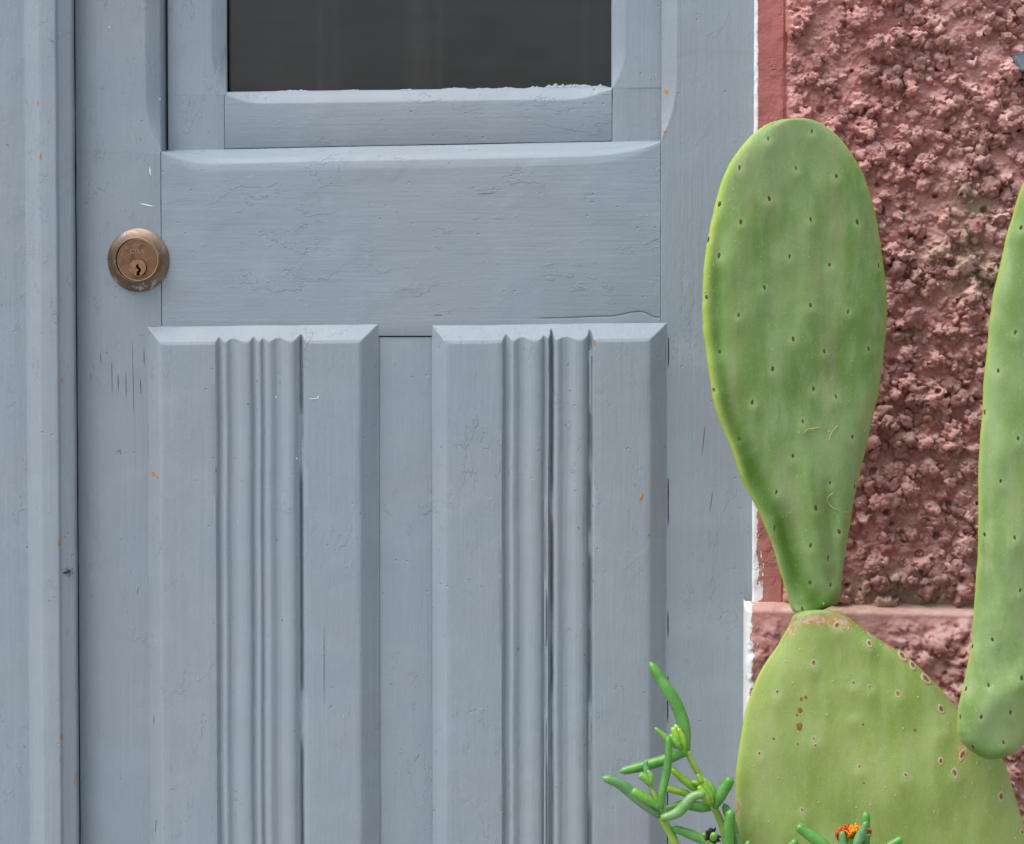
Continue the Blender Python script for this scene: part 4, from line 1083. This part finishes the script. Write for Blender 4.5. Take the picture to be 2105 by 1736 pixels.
fleshy('leaf', [(1762, 1740), (1776, 1722), (1792, 1717)], 5, LEAF['blue'], ice2, Y2 + .004, tip=.6)
fleshy('leaf', [(1775, 1775), (1800, 1760), (1832, 1738), (1856, 1723)], 8, LEAF['green'], ice2, Y2, tip=.8)
fleshy('leaf', [(1600, 1790), (1618, 1755), (1638, 1726)], 8, LEAF['green'], ice2, Y2, tip=.8)
fleshy('leaf', [(1535, 1800), (1536, 1765), (1538, 1728)], 7, LEAF['blue'], ice2, Y2, tip=.8)
fleshy('stem', [(1745, 1830), (1690, 1810), (1620, 1805), (1535, 1810)], 6, STEM, ice2, Y2, stemlike=True)
fl = bpy.data.objects.new('flower', None); COL.objects.link(fl); fl.parent = ice2
fleshy('calyx', [(1751, 1760, Y2), (1751, 1738, Y2), (1751, 1718, Y2 - .001)], 11, LEAF['lime'], fl, tip=.9, n=10)
for k in range(64):
    a = random.uniform(0, 6.28); r_ = random.uniform(1, 19); hx = math.cos(a) * r_; hy = math.sin(a) * r_ * .55
    fleshy('floret', [(1752 + hx * .6, 1714 + hy * .5, Y2 - .004), (1752 + hx * .9, 1708 + hy, Y2 - .008 - hy * .0002), (1752 + hx * 1.15 + random.uniform(-2, 2), 1703 + hy * 1.3 + random.uniform(-2, 2), Y2 - .010 - hy * .0003)], random.uniform(1.5, 2.5), PETAL_C if random.random() < .88 else PETAL, fl, n=6)
for k in range(26):
    a = random.uniform(-.2, 3.4); s = 1 if random.random() < .5 else -1
    dx = math.cos(a) * random.uniform(16, 32); dp = random.uniform(6, 36) if dx < -8 else random.uniform(2, 16)
    z_ = Y2 - .001 - random.random() * .005
    fleshy('petal', [(1752 + dx * .3, 1712, z_ + .002), (1752 + dx * .8, 1702 + random.uniform(-6, 6), z_), (1752 + dx * 1.2, 1706 + dp * .4, z_ - .002), (1752 + dx * 1.15 + random.uniform(-5, 5), 1708 + dp, z_)], random.uniform(1.4, 2.6), PETAL, fl, n=10, tip=.7)

# ================================================================== zinc bracket at the right edge
br = thing('metal_bracket', 'weathered grey metal bracket corner sticking out of the roughcast at upper right', 'bracket', P(2150, 130, -.03))
def slab(name, quad, y_f, thick, mat, parent):
    bm = bmesh.new()
    f = [bm.verts.new(P(a, b, y_f)) for a, b in quad]; bk = [bm.verts.new(Vector((v.co.x, v.co.y + thick, v.co.z))) for v in f]
    bm.faces.new(f); bm.faces.new(bk[::-1])
    for k in range(len(f)):
        q = (k + 1) % len(f); bm.faces.new((f[k], f[q], bk[q], bk[k]))
    bmesh.ops.recalc_face_normals(bm, faces=bm.faces)
    bmesh.ops.bevel(bm, geom=bm.edges[:], offset=.0009, segments=2, affect='EDGES')
    bmesh.ops.translate(bm, verts=bm.verts, vec=-origin(parent))
    me = bpy.data.meshes.new(name); bm.to_mesh(me); bm.free()
    return link(name, me, mat, parent, True, 40)
slab('front_plate', [(2083.5, 118), (2110, 108), (2290, 60), (2300, 96), (2098, 147)], -.040, .026, ZINC, br)
slab('top_flange', [(2087, 112), (2108, 102), (2290, 52), (2292, 62), (2110, 110), (2084, 119)], -.036, .024, ZINC, br)

# ================================================================== cobwebs, insect, chips
def web(name, label, spots_, n, ln):
    V = []; F = []
    for _ in range(n):
        cx_, cy_, sx_, sy_ = random.choice(spots_)
        px, py = random.gauss(cx_, sx_), random.gauss(cy_, sy_)
        a = random.uniform(0, 6.28); L = random.uniform(.4, 1) * ln
        ctrl = []
        for t in (0, .5, 1):
            q = surf(px + math.cos(a) * L * t + random.uniform(-3, 3), py + math.sin(a) * L * t + random.uniform(-3, 3))
            ctrl.append(q + Vector((0, -.0004 - .0018 * random.random(), 0)))
        v, f = tube(smooth_path(ctrl, 6), [.000085] * 7, 3)
        k = len(V); V += v; F += [tuple(i + k for i in ff) for ff in f]
    o = mk(name, V, F, WEB, None, recalc=False)
    tag(o, label, 'cobweb', kind='stuff')
web('cobweb', 'dusty beige cobweb on the roughcast between the two upright cactus pads', [(1985, 405, 26, 34), (1962, 510, 32, 26), (2010, 540, 24, 18)], 900, 26)
web('cobweb', 'dusty beige cobweb above the plinth ledge right of the cactus joint', [(1850, 1185, 62, 14), (1810, 1160, 30, 14), (1900, 1195, 40, 10)], 800, 24)

dtree = bvh([o for o in door.children if o.type == 'MESH' and o.name.split('.')[0] in ('stile', 'rail', 'muntin', 'raised_panel')] )
ltree = bvh([o for o in leaf2.children])
def chip(tree, parent, px, py, w, hgt, mat, seed, ang=0.0):
    n = 14; V = []; F = []
    c = None
    pts = []
    for ring in (1.0, .55):
        for k in range(n):
            a = 2 * math.pi * k / n
            rr = ring * (1 + .38 * nz(math.cos(a) * 1.7, math.sin(a) * 1.7, seed))
            u, v = rr * math.cos(a) * w / 2, rr * math.sin(a) * hgt / 2
            pts.append((px + u * math.cos(ang) - v * math.sin(ang), py + u * math.sin(ang) + v * math.cos(ang), .00005 if ring == 1 else .00016))
    for a, b, lift in pts + [(px, py, .0002)]:
        hit, nrm, _, _ = tree.ray_cast(CAM, ray(a, b))
        if hit is None: return
        V.append(hit - ray(a, b) * (lift + .00012))
    for k in range(n):
        q = (k + 1) % n; F.append((k, q, n + q, n + k)); F.append((n + k, n + q, 2 * n))
    mk('paint_chip', V, F, mat, parent, recalc=False)
for i, (px, py, w, hgt) in enumerate(((150.5, 266, 8, 26), (77.5, 213, 4, 10), (83, 322, 4.5, 12), (127.5, 782, 4, 10), (122, 1116, 4.5, 16), (126.5, 1516, 5, 18), (124, 1560, 2, 14), (156, 600, 3, 16), (155, 1600, 3.5, 28), (155, 480, 2, 14))):
    chip(ltree, leaf2, px, py, w, hgt, WOOD_CHIP, i * 3.1, .1)
for i, (px, py, w, hgt, a) in enumerate(((315, 975, 8, 10, -.7), (324, 981, 4, 5, 0), (444, 966, 3.5, 11, 0), (1369, 189, 8, 11, -.3), (1366, 271, 7, 5, 0), (1221, 704, 4, 11, 0), (1319, 1020, 5.5, 15, .15), (1333, 1099, 5, 8, 0), (1200, 1161, 3.5, 6, 0), (1316, 1028, 2, 10, .3), (289, 286, 3, 5, 0), (316, 671, 14, 1.4, 0), (1385, 700, 4, 2, 0))):
    chip(dtree, door, px, py, w, hgt, WOOD_CHIP, i * 2.3 + 50, a)
for i, (px, py, w, hgt, a) in enumerate(((308.5, 352, 3, 17, -.1), (302, 422, 29, 3, .22), (567.5, 817, 3, 4, 0), (610, 943, 4, 4, 0), (645, 820, 24, 1.6, -.08), (654, 817, 3, 4, 0), (225, 56, 3, 3, 0), (329, 204, 3, 3, 0))):
    chip(dtree, door, px, py, w, hgt, WHITE_CHIP, i * 2.9 + 90, a)
SCRATCH = simple('old_scratch', (.115, .11, .11), .8, .2, var=(.17, .15, .13), nscale=600)
for i, (px, y0_, y1_, w) in enumerate(((207, 726, 749, 1.2), (230, 739, 811, 1.3), (243, 767, 804, 1.8), (259, 767, 819, 1.6), (273.5, 702, 855, 1.2), (289, 781, 812, 1.8), (187, 765, 784, 1.5), (296, 720, 750, 1.8))):
    chip(dtree, door, px, (y0_ + y1_) / 2, w, y1_ - y0_, SCRATCH, i * 1.9 + 130, -.02)
for i, (px, py, w, hgt, a) in enumerate(((244, 927, 9, 1.3, -.4), (248, 931, 1.4, 8, 0), (900, 648, 22, 1.4, .05), (1446, 905, 1.3, 60, .1), (1462, 1030, 1.2, 40, .15), (283, 1215, 1.2, 16, .2), (262, 1800, 1.2, 20, 0), (316, 1480, 1.4, 20, 0), (320, 1700, 1.4, 26, .1), (666, 1370, 1.0, 160, 0), (1000, 398, 44, 1.0, -.09))):
    chip(dtree, door, px, py, w, hgt, SCRATCH, i * 1.7 + 160, a)
ins = thing('dead_insect', 'squashed dark insect stuck to the grey cover strip', 'insect', P(138, 1176, -.013))
hit, nrm, _, _ = ltree.ray_cast(CAM, ray(138, 1176))
yb = hit.y - .0006
V, F = tube(smooth_path([P(128, 1178, yb), P(136, 1177, yb - .0004), P(144, 1173, yb + .001)], 8), [.0003, .0007, .001, .0009, .0007, .001, .0013, .0011, .0004], 8)
mk('body', V, F, INSECT, ins, recalc=True)
for a_, b_ in (((130, 1177), (126, 1170)), ((132, 1178), (127, 1184)), ((139, 1176), (136, 1167)), ((142, 1176), (143, 1186)), ((144, 1173), (150, 1169)), ((144, 1174), (151, 1180)), ((126, 1178), (121, 1179))):
    V, F = tube([P(*a_, yb), P((a_[0] + b_[0]) / 2 + 1, (a_[1] + b_[1]) / 2, yb - .0008), P(*b_, yb + (.002 if b_[0] > 146 else 0))], [.0003, .00025, .0002], 5)
    mk('leg', V, F, INSECT, ins, recalc=True)
